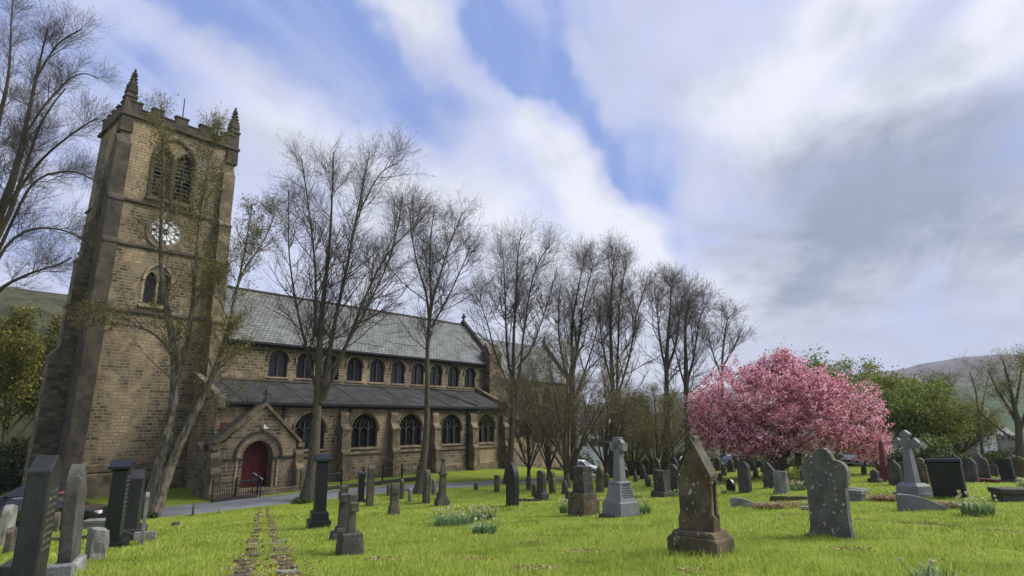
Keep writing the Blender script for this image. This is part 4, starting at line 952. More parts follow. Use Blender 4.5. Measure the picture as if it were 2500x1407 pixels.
bush('dark yew bush behind the black granite headstone', 2330, 37, 2.0, 1.9, 71, 'leaf_dark', 7000, .06, 'leaf_green')
bush('dark green bush at the right end of the bush row', 2440, 40, 2.4, 1.9, 72, 'leaf_dark', 7000, .06, 'leaf_olive_dark')
bush('dark bush filling the gap right of the red obelisk', 2205, 42, 2.2, 2.0, 73, 'leaf_dark', 7000, .06)
bush('mid green conical bush between the granite cross and the black headstone', 2280, 41, 1.8, 3.0, 74, 'leaf_green', 8000, .06, 'leaf_dark')
bush('yellow green straggly bush at the foot of the cherry', 1950, 28.5, 1.25, 1.0, 75, 'leaf_yellow', 2600, .045, 'leaf_olive', group=None)
bush('dark hedge bush far left beyond the parked cars', -40, 44, 5, 4.0, 76, 'leaf_dark', 9000, .12)
bush('dark hedge bush between the far hedge and the tower', 65, 47, 4.2, 3.8, 77, 'leaf_dark', 9000, .12, 'leaf_olive_dark')
FB = 'far bushes screening the houses'
for i, (px, y, w, h, m, lb) in enumerate([(1330,86,4,5,'leaf_olive_dark','far olive bush behind the chancel end'), (1405,90,5,5,'leaf_dark','far dark bush above the white car'), (1560,84,4,4.5,'leaf_olive_dark','far olive bush right of the ringed cross'), (1640,80,4,4.5,'leaf_dark','far dark bush behind the stout bare trunk'), (1720,78,4.5,4.5,'leaf_dark','far dark bush left of the cherry trunk'), (1840,76,4.5,3.5,'leaf_dark','far dark bush seen below the cherry blossom'), (1960,72,5,3.8,'leaf_dark','far dark bush behind the cherry trunk'), (2080,66,5,4,'leaf_dark','far dark bush under the right side of the cherry')]):
    bush(lb, px, y, w, h, 80+i, m, 5000, .12, 'leaf_olive_dark' if i % 2 else None, group=FB)
bush('ivy tuft round the foot of the forked bare tree', 745, 34.6, .8, .35, 91, 'leaf_dark', 900, .05, 'leaf_green', group=None)
bush('green ivy tuft at the foot of the leaning tree', 385, 30.4, .6, .35, 92, 'leaf_dark', 700, .05, 'leaf_green', group=None)
# ------------------------------------------------------------------ gravestones and monuments
def prof(kind, w, h):
    a = w/2
    if kind == 'flat': return [(-a,0),(a,0),(a,h),(-a,h)]
    if kind == 'peak': return [(-a,0),(a,0),(a,h-a*.7),(0,h),(-a,h-a*.7)]
    if kind == 'low': return [(-a,0),(a,0)] + arch_top(0, w, h-a*.45, a*.45, 7)
    if kind == 'round': return [(-a,0),(a,0)] + arch_top(0, w, h-a, a, 9)
    if kind == 'gothic': return [(-a,0),(a,0)] + arch_top(0, w, h-w*.8, w*.8, 8)
    if kind == 'shoulder':
        b = a*.72; return [(-a,0),(a,0),(a,h-a*1.25),(a*.97,h-a*1.1),(b,h-a*1.05)] + arch_top(0, 2*b, h-b*1.02, b*1.02, 8) + [(-b,h-a*1.05),(-a*.97,h-a*1.1),(-a,h-a*1.25)]
    if kind == 'ogee':
        half = [(a,0),(a,h*.62),(a*.97,h*.72),(a*.82,h*.80),(a*.55,h*.86),(a*.32,h*.90),(a*.2,h*.945),(a*.13,h*.985)]
        return [(-a,0)] + half + [(0,h)] + [(-x, z) for x, z in half[:0:-1]]
    if kind == 'leaning_scroll': return [(-a,0),(a,0),(a,h*.45),(a*.8,h*.75),(a*.2,h*.95),(-a*.4,h),(-a,h*.9)]
    if kind == 'lobed':
        half = [(.33,0),(.33,.06),(.305,.15),(.298,.25),(.298,.80),(.325,.83),(.345,.90),(.36,.99),(.357,1.06),(.335,1.13),(.29,1.185),(.22,1.215),(.165,1.225),(.155,1.245),(.15,1.27),(.125,1.325),(.08,1.375),(.03,1.405)]
        k = h/1.41; return [(-x*k, z*k) for x, z in half[:1]] + [(x*k, z*k) for x, z in half] + [(0, h)] + [(-x*k, z*k) for x, z in half[:0:-1]]
GR = 'headstones standing in the churchyard'
TUFTS = []
def place(name, label, px, py, top, cat, yaw, lean, tip, grp):
    P = on_ground(px, py); Ht = at_depth(px, top, P[1])[2] - P[2]
    r = empty(name, (P[0], P[1], P[2]), R(yaw), (R(tip), R(lean))); tag(r, label, cat, grp); TUFTS.append((P[0], P[1], max(.12, min(.5, Ht*.24))))
    return r, Ht
PLACED = []
def headstone(label, px, py, top, kind='round', w=.5, th=.10, m='grit', yaw=-66, lean=0, tip=0, plinth=None, grp=GR, bev=.012, rough=0, cat='headstone', lines=0, sink=.06):
    r, h = place('headstone', label, px, py, top, cat, yaw, lean, tip, grp)
    w = w*h; th = max(.07, th*h); z0 = -sink; pm = m
    if plinth:
        ph, pw = plinth[0]*h, plinth[1]; pm = plinth[2] if len(plinth) > 2 else m
        MB().frus(0, 0, -sink, ph*.86, w*pw, th*(1+pw*.9), w*pw*.98, th*(1+pw*.9)*.97).frus(0, 0, ph*.86, ph, w*pw*.98, th*(1+pw*.9)*.97, w*pw*.84, th*(1+pw*.9)*.78).build('plinth', MT[pm], r, bev)
        z0 = ph - .004
    pts = prof(kind, w, h - max(z0, 0)); pts = [(x, z + max(z0, 0)) if z > 0 else (x, z0) for x, z in pts]
    MB().prism(pts, -th/2, th/2).build('slab', MT[m], r, bev, rough=rough, seed=px)
    if lines:
        t_ = MB(); rr = random.Random(px)
        for i in range(lines):
            z = h*.72 - i*h*.052; k = w*.36*rr.uniform(.7, 1); x = -k
            while x < k: d = rr.uniform(.02, .05); t_.box(x, min(k, x+d), th/2 - .002, th/2 + .003, z, z + h*.02); x += d + .012
        t_.build('lettering', MT['tan'], r)
    return r
def blocks(mb, specs, cx=0, cy=0):          # stacked blocks: (z0, z1, w0, d0, w1, d1)
    for s in specs: mb.frus(cx, cy, *s)
    return mb
# --- left cluster
headstone('tall dark granite headstone with steep gabled top at the left edge', 62, 1450, 1110, 'peak', .32, .15, 'dark_granite', bev=.015, lines=9)
headstone('weathered grey headstone with curved pointed top leaning behind the gabled granite one', 165, 1398, 1130, 'gothic', .36, .11, 'grit', lean=3, tip=2, plinth=(.12, 1.15, 'pale'))
def capped(label, px, py, top, m, capw=1.45, yaw=-66, lean=0, tip=0, w=.2, d=.16, baseh=.16, steps=1, lines=0, m2=None):
    r, h = place('capped_pillar', label, px, py, top, 'headstone', yaw, lean, tip, GR); w *= h; d *= h; bh = baseh*h; b = MB()
    b.frus(0, 0, -.1, bh*.55, w*1.75, d*1.9, w*1.7, d*1.85); b.frus(0, 0, bh*.55, bh*.62, w*1.7, d*1.85, w*1.4, d*1.5)
    if steps > 1: b.frus(0, 0, bh*.6, bh*1.1, w*1.38, d*1.45, w*1.34, d*1.4); b.frus(0, 0, bh*1.1, bh*1.2, w*1.34, d*1.4, w*1.05, d*1.05); zt = bh*1.15
    else: zt = bh*.6
    b.build('plinth', MT[m2 or m], r, .008)
    ct = h*.88; MB().frus(0, 0, zt, ct, w, d, w*.93, d*.93).build('shaft', MT[m], r, .008)
    c = MB().frus(0, 0, ct - .01, ct + h*.025, w*.98, d*.98, w*capw, d*capw); c.box(-w*capw/2, w*capw/2, -d*capw/2, d*capw/2, ct + h*.024, ct + h*.055)
    c.prism([(-w*capw/2, ct + h*.054), (w*capw/2, ct + h*.054), (0, h)], -d*capw/2, d*capw/2); c.build('cap', MT[m], r, .006)
    if lines:
        t_ = MB(); rr = random.Random(px)
        for i in range(lines):
            z = ct*.9 - i*ct*.055; k = w*.38; x = -k
            while x < k: q = rr.uniform(.02, .04); t_.box(x, min(k, x+q), d*.47, d*.5 + .002, z, z + h*.018); x += q + .01
        t_.build('lettering', MT['tan'], r)
    return r
capped('black granite pillar headstone with an overhanging gabled cap in the left cluster', 272, 1338, 1122, 'black_granite', lines=11, w=.26, d=.16)
headstone('dark stepped headstone with a pale sloping top leaning before the pale tree trunk', 318, 1312, 1145, 'peak', .34, .18, 'dark_granite', lean=2, plinth=(.16, 1.3))
headstone('tall thin pale slab leaning edge on at the right of the left cluster', 345, 1330, 1205, 'flat', .55, .07, 'pale', lean=4, yaw=-60)
def block(name, label, cat, px, py, w, d, h, m, yaw=-66, lean=0, tip=0, rough=0, bev=.012, grp=None, shape=None, sink=.08, part='slab'):
    P = on_ground(px, py); r = empty(name, P, R(yaw), (R(tip), R(lean))); tag(r, label, cat, grp)
    if shape == 'scroll':
        pts = [(-w/2, -sink), (w/2, -sink), (w/2, h*.30), (w*.42, h*.36), (w*.33, h*.42), (w*.2, h*.62), (0, h*.82), (-w*.25, h*.96), (-w*.42, h), (-w/2, h*.95)]
        b = MB().prism(pts, -d/2, d/2)
    elif shape == 'ledger':
        b = MB().box(-w/2+.05, w/2-.05, -d/2+.05, d/2-.05, -sink, h*.6); b.build('base', MT[m], r, bev); b = MB().box(-w/2, w/2, -d/2, d/2, h*.6, h)
    else: b = MB().frus(0, 0, -sink, h, w, d, w*.96, d*.94)
    b.build(part, MT[m], r, bev, rough=rough, seed=px); return r
block('rough_stone', 'broken jagged pale stone stump among the left headstones', 'stone', 232, 1368, .26, .22, .48, 'pale', rough=.07, yaw=-40)
block('kerb_stone', 'thick granite kerb stone against the gabled headstone at bottom left', 'kerb', 40, 1425, .75, .24, .26, 'dark_granite', yaw=-66)
block('kerb_stone', 'pale granite kerb end beside the leaning weathered headstone', 'kerb', 140, 1425, .16, .28, .20, 'grey_granite', yaw=-66)
block('kerb_stone', 'dark scrolled kerb stone beneath the black gabled pillar', 'kerb', 305, 1322, .75, .14, .30, 'dark_granite', shape='scroll', yaw=24)
block('kerb_stone', 'dark kerb block at the foot of the stepped leaning headstone', 'kerb', 338, 1290, .55, .14, .28, 'dark_granite', yaw=24, shape='scroll')
block('kerb_stone', 'long low stone kerb crossing the grass between the left headstones', 'kerb', 195, 1318, 1.9, .12, .12, 'tan', yaw=24)
block('kerb_stone', 'thin leaning stone slab kerb at the corner of the left cluster', 'kerb', 352, 1322, .5, .10, .24, 'pale', yaw=24)
block('ledger_tomb', 'low white flat topped tomb behind the black gabled pillar', 'tomb', 255, 1285, 1.5, .75, .30, 'pale', shape='ledger', yaw=10)
headstone('pale weathered rough headstone at the far left edge', 8, 1335, 1232, 'low', .7, .16, 'pale', rough=.03)
headstone('mossy pale rough headstone lower at the left edge', 22, 1352, 1285, 'low', .8, .2, 'tan', rough=.04)
headstone('small mossy stone post seen between the gabled and curved headstones', 132, 1300, 1250, 'round', .5, .3, 'tan')
headstone('small dark arched grave marker by the path near the leaning tree', 470, 1259, 1228, 'round', .6, .16, 'grit')
block('rough_stone', 'low grey stone lump lying in the lawn below the path', 'stone', 428, 1284, .50, .30, .16, 'grit', rough=.03)
headstone('tiny cross shaped marker in the lawn near the porch path', 535, 1252, 1238, 'gothic', .4, .2, 'pale')
# --- middle
capped('black polished pillar with a bright sloping cap on a two step base', 777, 1290, 1108, 'black_granite', capw=1.35, steps=2, w=.19, d=.16, baseh=.20)
block('rough_stone', 'pale rounded boulder beside the black pillar base', 'stone', 797, 1286, .20, .2, .14, 'pale', rough=.05)
def cross(label, px, py, top, m, arm=.22, th=.14, base=(.22, .45), yaw=-66, lean=0, tip=0, m2=None, grp='plain stone crosses leaning side by side', steps=1):
    r, h = place('stone_cross', label, px, py, top, 'cross', yaw, lean, tip, grp); t_ = th*h/2; bh = base[0]*h; bw = base[1]*h
    b = MB().frus(0, 0, -.1, bh, bw, bw*.85, bw*.84, bw*.7)
    if steps > 1: b.frus(0, 0, bh, bh*1.55, bw*.62, bw*.5, bw*.5, bw*.42)
    b.build('plinth', MT[m2 or m], r, .012); z0 = bh*(1.5 if steps > 1 else 1) - .01
    zc = h*.80; a = arm*h; s = t_*1.05
    pts = [(-s*1.2, z0), (s*1.2, z0), (s, zc - s), (a, zc - s), (a, zc + s), (s, zc + s), (s, h), (-s, h), (-s, zc + s), (-a, zc + s), (-a, zc - s), (-s, zc - s)]
    MB().prism(pts, -t_, t_).build('cross', MT[m], r, .01); return r
cross('grey stone cross leaning on a stepped plinth, the farther of a touching pair', 832, 1322, 1185, 'grit', yaw=-66, lean=3, steps=2, base=(.17, .48))
cross('grey stone cross on a single heavy block plinth, the nearer of a touching pair', 853, 1352, 1206, 'tan', yaw=-62, lean=1, base=(.36, .50), m2='grit')
capped('small black pillar headstone on a block base near the railings', 880, 1226, 1152, 'black_granite', capw=1.2, w=.22, d=.2)
headstone('slim tall tan stone pillar standing between small black pillar and low crosses', 902, 1235, 1135, 'peak', .2, .16, 'tan', lean=1)
cross('small thick stone cross with a square head alone in the mid lawn', 961, 1256, 1180, 'tan', arm=.16, th=.24, base=(.28, .42), m2='tan', grp=None)
headstone('narrow leaning pale topped headstone left of the tree of the third window', 980, 1217, 1168, 'peak', .42, .14, 'tan', lean=1)
headstone('short rounded headstone by the path kerb near the railing end', 948, 1209, 1183, 'round', .7, .2, 'tan')
headstone('small bright white headstone with peaked top at the lawn edge', 1000, 1226, 1190, 'peak', .5, .16, 'pale')
headstone('tall leaning brown headstone touching the slender bare trunk', 1021, 1197, 1134, 'round', .40, .12, 'brown', lean=5)
headstone('tall mossy round headstone leaning beside a pale round one', 1040, 1228, 1146, 'round', .42, .14, 'tan', lean=2)
headstone('pale round topped headstone behind the mossy leaning one', 1058, 1208, 1169, 'round', .62, .14, 'pale')
def finial_stone(label, px, py, top):
    r, h = place('pinnacle_monument', label, px, py, top, 'monument', -66, 1, 0, None)
    blocks(MB(), [(-.1, h*.12, h*.30, h*.26, h*.29, h*.25), (h*.12, h*.20, h*.24, h*.2, h*.2, h*.17)]).build('plinth', MT['tan'], r, .01)
    MB().frus(0, 0, h*.19, h*.62, h*.15, h*.12, h*.13, h*.11).frus(0, 0, h*.62, h*.66, h*.19, h*.16, h*.18, h*.15).build('shaft', MT['tan'], r, .006)
    MB().frus(0, 0, h*.655, h*.88, h*.13, h*.11, h*.045, h*.045).lathe([(.02*h, h*.87), (.05*h, h*.90), (.05*h, h*.94), (.02*h, h*.97), (.005, h)], 0, 0, 8).build('spire', MT['tan'], r); return r
finial_stone('slender stone monument with spired pinnacle and knob finial in the mid lawn', 1079, 1234, 1112)
headstone('low grey pointed headstone at the foot of the spired monument', 1070, 1234, 1200, 'peak', .55, .2, 'grit')
headstone('tiny dark rounded grave marker near the path edge', 1162, 1196, 1178, 'round', .9, .3, 'grit')
headstone('short squared tan gravestone below the broad bare tree', 1213, 1202, 1160, 'flat', .42, .2, 'tan')
headstone('tall black arched headstone with a bright curved edge alone in the lawn', 1251, 1236, 1127, 'gothic', .50, .12, 'dark_granite', bev=.01)
headstone('dark squared headstone on a thick base left of the twiggy tree', 1322, 1218, 1148, 'low', .5, .14, 'grit', plinth=(.24, 1.3))
headstone('dark headstone leaning left beneath the twiggy brown tree', 1350, 1205, 1150, 'round', .5, .14, 'brown', lean=-8)
def streaked(label, px, py, top):
    r, h = place('rustic_monument', label, px, py, top, 'monument', -58, 0, 0, None)
    MB().frus(0, 0, -.1, h*.33, h*.56, h*.44, h*.54, h*.42).frus(0, 0, h*.33, h*.46, h*.50, h*.38, h*.47, h*.36).build('plinth', MT['brown'], r, .02, rough=.015, seed=3)
    MB().prism([(-h*.21, h*.455), (h*.21, h*.455), (h*.19, h*.62), (h*.155, h*.70), (h*.15, h), (-h*.15, h), (-h*.155, h*.70), (-h*.19, h*.62)], -h*.13, h*.13).build('slab', MT['rustic'], r, .012, rough=.014, seed=4); return r
streaked('dark streaked broken topped monument on a two block base left of the ringed cross', 1425, 1258, 1138)
headstone('brown mossy arched headstone leaning right between the streaked monument and the ringed cross', 1464, 1202, 1135, 'gothic', .42, .13, 'brown', lean=5)
headstone('small grey round stone tucked behind the streaked monument', 1442, 1212, 1184, 'round', .8, .25, 'pale')
def celtic(px, py, top):
    r, h = place('celtic_cross', 'tall grey granite ringed cross on a tapering inscribed plinth and wide step', px, py, top, 'cross', -54, 0, 0, None); m = MT['grey_granite']
    blocks(MB(), [(-.12, h*.035, h*.40, h*.40, h*.40, h*.40)]).build('foundation', MT['grit'], r, .01, rough=.008)
    blocks(MB(), [(h*.035, h*.185, h*.335, h*.335, h*.325, h*.325), (h*.185, h*.20, h*.325, h*.325, h*.28, h*.28)]).build('plinth', m, r, .006)
    blocks(MB(), [(h*.198, h*.415, h*.275, h*.275, h*.195, h*.195), (h*.415, h*.43, h*.215, h*.215, h*.215, h*.215), (h*.43, h*.445, h*.215, h*.215, h*.15, h*.15)]).build('die', m, r, .005)
    t_ = MB(); rr = random.Random(4)
    for i in range(8):
        z = h*(.395 - i*.021); k = h*(.085 + .004*i); x = -k*rr.uniform(.6, 1); off = h*(.0975 + (.415 - z/h)/.217*.04)
        while x < k*.95: d = rr.uniform(.02, .05); t_.box(off - .003, off + .004, x, min(k, x+d), z, z + h*.010); x += d + .012
    t_.build('lettering', MT['iron'], r)
    sh = MB().frus(0, 0, h*.44, h*.80, h*.135, h*.105, h*.09, h*.085); sh.build('shaft', m, r, .006)
    zc = h*.875; a = h*.12; s = h*.036; e = h*.05; y = h*.045
    hd_ = MB()
    for (p, q, w0, w1) in (((0, -1), 0, s, e), ((0, 1), 0, s, e), ((-1, 0), 0, s, e), ((1, 0), 0, s, e)):
        dx, dz = p; nx_, nz_ = -dz, dx
        hd_.prism([(dx*.0 + nx_*w0, zc + nz_*w0), (dx*a + nx_*w1, zc + dz*a + nz_*w1), (dx*a - nx_*w1, zc + dz*a - nz_*w1), (-nx_*w0, zc - nz_*w0)], -y, y)
    hd_.build('cross_head', m, r, .003)
    MB().band([(h*.078*math.cos(t), zc + h*.078*math.sin(t)) for t in np.linspace(0, 2*math.pi - 1e-3, 33)], h*.026, -y*.72, y*.72).build('ring', m, r)
celtic(1516, 1262, 1066)
def rocky(label, px, py, top):
    r, h = place('rustic_monument', label, px, py, top, 'monument', -58, 0, 0, None)
    MB().frus(0, 0, -.1, h*.20, h*.72, h*.6, h*.68, h*.56).build('plinth', MT['tan'], r, .02)
    MB().box(-h*.27, h*.27, -h*.2, h*.2, h*.195, h*.97).build('slab', MT['rustic'], r, .02, rough=.05, seed=9); return r
rocky('black rock faced block monument on a pale plinth right of the ringed cross', 1618, 1212, 1146)
headstone('round topped dark headstone close behind the rock faced monument', 1645, 1204, 1133, 'round', .55, .12, 'grit')
headstone('gothic headstone with a thin bright edge far behind the rock faced monument', 1605, 1172, 1118, 'gothic', .55, .10, 'brown')
headstone('gothic dark headstone with a thin bright edge left of the gabled monument', 1648, 1168, 1116, 'gothic', .55, .1, 'grit')
headstone('small weathered headstone touching the left side of the gabled monument', 1668, 1188, 1152, 'round', .6, .14, 'tan')
# --- the big gabled monument
def gabled(px, py, top):
    r, h = place('gabled_monument', 'large brown mossy headstone with steep gable, corner columns and a heavy stepped base', px, py, top, 'headstone', -42, 0, 0, None); m = MT['brown']; r.scale = (.76, .9, 1)
    MB().prism([(-h*.30, -.1), (h*.30, -.1), (h*.30, h*.13), (h*.27, h*.155), (-h*.27, h*.155), (-h*.30, h*.13)], -h*.20, h*.20).prism([(-h*.27, h*.154), (h*.27, h*.154), (h*.235, h*.20), (-h*.235, h*.20)], -h*.165, h*.165).build('plinth', m, r, .015, rough=.006, seed=2)
    MB().prism([(-h*.215, h*.198), (h*.215, h*.198), (h*.215, h*.30), (h*.178, h*.335), (h*.178, h*.60), (h*.205, h*.62), (h*.205, h*.655), (0, h*.955), (-h*.205, h*.655), (-h*.195, h*.60), (-h*.19, h*.335), (-h*.215, h*.30)], -h*.075, h*.075).build('slab', m, r, .008)
    c = MB()
    for s in (-1, 1): c.prism([(s*h*.214, h*.645), (s*h*.214, h*.672), (0, h*.982), (0, h*.95)], -h*.088, h*.088)
    c.build('coping', MT['tan'], r, .006)
    for sx in (1,):
        for sy in (-1, 1): MB().lathe([(h*.035, h*.30), (h*.038, h*.33), (h*.022, h*.345), (h*.020, h*.57), (h*.030, h*.585), (h*.038, h*.60), (h*.038, h*.615)], sx*h*.186, sy*h*.05, 10).build('column', m, r, smooth=True)
    MB().frus(0, 0, h*.94, h*.985, h*.06, h*.10, h*.075, h*.12).frus(0, 0, h*.984, h*1.0, h*.075, h*.12, h*.05, h*.09).build('finial', MT['tan'], r, .006)
gabled(1712, 1352, 1063)
# --- the lobed headstone
r_ = headstone('large grey lobed headstone spotted with white lichen, standing right of the gabled one', 2032, 1312, 1093, 'lobed', .5, .115, 'grit_spot', plinth=None, bev=.012, grp=None, yaw=-46)
P_ = on_ground(2032, 1314); b_ = MB().frus(0, 0, -.12, .035, .86, .42, .80, .36); b_.build('plinth', MT['brown'], r_, .01)
# --- right of the middle
headstone('round topped grey headstone standing under the left of the cherry', 1820, 1202, 1127, 'round', .50, .13, 'grit', plinth=None)
headstone('small black arched headstone left of the round grey one', 1785, 1200, 1168, 'gothic', .8, .25, 'black_granite')
headstone('dark headstone on a block base behind the small black one', 1786, 1152, 1120, 'gothic', .55, .16, 'grit', plinth=(.25, 1.2))
headstone('dark shouldered headstone with pointed top under the cherry trunk', 1880, 1191, 1130, 'ogee', .58, .14, 'grit')
headstone('dark curved headstone close behind the pointed shouldered one', 1893, 1166, 1120, 'round', .7, .14, 'grit')
headstone('squat pale green weathered headstone with a moulded cap', 1909, 1205, 1150, 'flat', .72, .16, 'pale', plinth=(.10, 1.08))
headstone('dark round headstone half hidden behind the lobed one', 1974, 1192, 1140, 'round', .75, .16, 'grit')
block('kerb_stone', 'pale scroll ended kerb stone lying in the grass right of the gabled monument', 'kerb', 1822, 1238, .95, .16, .30, 'pale', shape='scroll', yaw=-12, rough=.0)
block('kerb_stone', 'long crumbling mossy kerb behind the heap of dead stems', 'kerb', 1935, 1222, 1.5, .14, .14, 'brown', yaw=-10, rough=.03)
block('kerb_stone', 'short broken kerb end left of the lobed headstone', 'kerb', 1975, 1245, .42, .16, .10, 'pale', yaw=-20, rough=.03)
block('chest_tomb', 'small granite box tomb with tilted lid behind the lobed headstone', 'tomb', 2092, 1222, .55, .40, .34, 'grey_granite', shape='ledger', yaw=-55)
block('ledger_tomb', 'flat pale slab lying beyond the granite box tomb', 'tomb', 2096, 1196, .8, .5, .07, 'pale', yaw=-60)
headstone('small grey stone on a wide low base under the right edge of the cherry', 2138, 1178, 1145, 'peak', .6, .3, 'grit', plinth=(.32, 1.5, 'tan'))
def obelisk(px, py, top):
    r, h = place('obelisk', 'slim polished red granite obelisk beside the cherry blossom', px, py, top, 'obelisk', -55, 0, 0, None); m = MT['red_granite']
    blocks(MB(), [(-.1, h*.06, h*.36, h*.36, h*.36, h*.36), (h*.06, h*.13, h*.27, h*.27, h*.25, h*.25)]).build('plinth', m, r, .008)
    blocks(MB(), [(h*.128, h*.34, h*.19, h*.19, h*.18, h*.18), (h*.34, h*.37, h*.215, h*.215, h*.2, h*.2)]).build('die', m, r, .006)
    blocks(MB(), [(h*.368, h*.93, h*.135, h*.135, h*.085, h*.085), (h*.93, h*1.0, h*.085, h*.085, .006, .006)]).build('shaft', m, r)
obelisk(2163, 1174, 1072)
headstone('dark pointed headstone immediately left of the tall granite cross', 2188, 1185, 1121, 'ogee', .52, .14, 'grit')
headstone('pale streaked headstone directly behind the tall granite cross shaft', 2208, 1182, 1128, 'low', .6, .12, 'grit')
headstone('brown streaked headstone touching the right of the tall granite cross', 2252, 1181, 1117, 'shoulder', .55, .14, 'brown')
headstone('narrow brown stone post behind the granite cross', 2255, 1140, 1102, 'flat', .2, .16, 'tan')
def crossr(px, py, top):
    r, h = place('granite_cross', 'tall grey granite cross with pointed arms on a stepped plinth behind a curved kerb', px, py, top, 'cross', -68, -1, 0, None); m = MT['grey_granite']
    blocks(MB(), [(-.3, h*.06, h*.44, h*.40, h*.43, h*.39), (h*.06, h*.16, h*.36, h*.30, h*.35, h*.29), (h*.16, h*.205, h*.35, h*.29, h*.24, h*.2)]).build('plinth', m, r, .006)
    MB().frus(0, 0, h*.20, h*.70, h*.185, h*.12, h*.10, h*.095).build('shaft', m, r, .004)
    zc = h*.80; s = h*.046; a = h*.21; y = h*.036; q = MB()
    for dx, dz, L in ((1, 0, a), (-1, 0, a), (0, 1, h - zc), (0, -1, h*.12)):
        nx_, nz_ = -dz, dx; P = lambda u, v_: (dx*u + nx_*v_, zc + dz*u + nz_*v_)
        if dz < 0: q.prism([P(0, s), P(L, s), P(L, -s), P(0, -s)], -y, y)
        else: q.prism([P(0, s), P(L*.48, s), P(L*.60, s*1.75), P(L*.72, s*1.75), P(L, s*.25), P(L, -s*.25), P(L*.72, -s*1.75), P(L*.60, -s*1.75), P(L*.48, -s), P(0, -s)], -y + .001*(dx+2), y - .001*(dx+2))
    q.build('cross_head', m, r, .004)
crossr(2233, 1212, 1050)
block('kerb_stone', 'rough faced grey granite kerb with curved shoulder before the tall cross', 'kerb', 2252, 1246, 1.15, .22, .42, 'grey_granite', shape='scroll', yaw=-12)
block('kerb_stone', 'granite kerb run at the back of the cross plot', 'kerb', 2262, 1200, 1.0, .18, .10, 'grey_granite', yaw=22)
def blackstone(px, py, top):
    r, h = place('headstone', 'broad polished black granite headstone with a rolled top right of the granite cross', px, py, top, 'headstone', -50, -3, 2, None); m = MT['black_granite']
    MB().prism([(-h*.37, -.08), (h*.37, -.08), (h*.385, h*.86), (-h*.385, h*.86)], -h*.07, h*.07).build('slab', m, r, .01)
    MB().box(-h*.41, h*.41, -h*.10, h*.10, h*.855, h*.885).tube([(-h*.40, 0, h*.93), (h*.40, 0, h*.93)], h*.072, 14).build('cap', m, r)
blackstone(2322, 1216, 1119)
headstone('grey round headstone right behind the black granite headstone', 2371, 1177, 1117, 'round', .6, .14, 'grit')
headstone('grey gothic headstone between two round ones beyond the black granite', 2398, 1168, 1109, 'ogee', .65, .12, 'grit')
headstone('low squared grey headstone left of the dark leaning one', 2425, 1164, 1134, 'flat', .85, .2, 'grit')
headstone('dark leaning squared headstone on a low base at the right', 2465, 1177, 1120, 'flat', .55, .16, 'dark_granite', lean=-5, plinth=(.12, 1.4, 'grit'))
headstone('brown headstone cut by the right edge at the foot of the olive tree', 2493, 1166, 1114, 'round', .6, .14, 'brown')
headstone('pale leaning slab behind the dark leaning headstone', 2475, 1158, 1110, 'peak', .6, .12, 'pale', lean=6)
headstone('headstone with a thin bright curved edge peeping over the black granite', 2336, 1166, 1112, 'round', .8, .1, 'grit')
block('ledger_tomb', 'flat reddish slab on a low base beyond the black granite headstone', 'tomb', 2405, 1177, 1.1, .6, .16, 'red_granite', shape='ledger', yaw=-55)
block('chest_tomb', 'low dark stone chest tomb at the right edge', 'tomb', 2482, 1222, 1.15, .7, .36, 'grit', shape='ledger', yaw=-8)
def urn(px, py, top):
    r, h = place('urn_monument', 'stone urn on a pedestal seen beneath the cherry blossom', px, py, top, 'monument', -55, 0, 0, None)
    blocks(MB(), [(-.1, h*.12, h*.34, h*.34, h*.34, h*.34), (h*.12, h*.52, h*.24, h*.24, h*.21, h*.21), (h*.52, h*.58, h*.30, h*.30, h*.34, h*.34), (h*.58, h*.64, h*.34, h*.34, h*.12, h*.12)]).build('pedestal', MT['tan'], r, .01)
    MB().lathe([(h*.05, h*.63), (h*.06, h*.68), (h*.11, h*.76), (h*.12, h*.84), (h*.07, h*.88), (h*.08, h*.91), (h*.03, h*.96), (.004, h)], 0, 0, 12).build('urn', MT['pale'], r, smooth=True)
urn(1956, 1150, 1072)
# small stones in the farther rows
rr = random.Random(8)
FAR = [('small weathered headstone in the far rows between ringed cross and gabled monument', 'far rows left of the cherry', [(1552,1176),(1570,1170),(1583,1188),(1530,1168),(1562,1152),(1590,1152),(1625,1150),(1632,1164),(1660,1150),(1540,1150),(1578,1142)]),
       ('small weathered headstone in the far rows beneath the cherry', 'far rows beneath the cherry', [(1752,1150),(1768,1162),(1802,1146),(1838,1150),(1846,1168),(1862,1152),(1920,1150),(1758,1176),(2015,1160),(1990,1152)]),
       ('small grey headstone in the far row along the bush line at right', 'far row along the bushes', [(2110,1160),(2282,1166),(2300,1160),(2352,1158),(2440,1158),(2275,1152),(2385,1152),(2150,1152)]),
       ('small worn headstone near the path under the bare trees', 'worn stones near the path', [(1290,1196),(1378,1206),(1385,1222),(1480,1190),(1305,1212)])]
for lb, gp, pts in FAR:
    for k, (x, y) in enumerate(pts):
        headstone(lb, x, y, y - rr.uniform(22, 36), rr.choice(['round', 'gothic', 'low', 'ogee', 'peak']), rr.uniform(.5, .75), .16, rr.choice(['grit', 'brown', 'tan', 'grit']), lean=rr.uniform(-5, 5), yaw=-66 + rr.uniform(-6, 6), grp=gp, bev=0)
block('kerb_stone', 'dark low kerb line crossing the lawn behind the tall black arched headstone', 'kerb', 1330, 1222, 2.6, .10, .06, 'grit', yaw=-14)

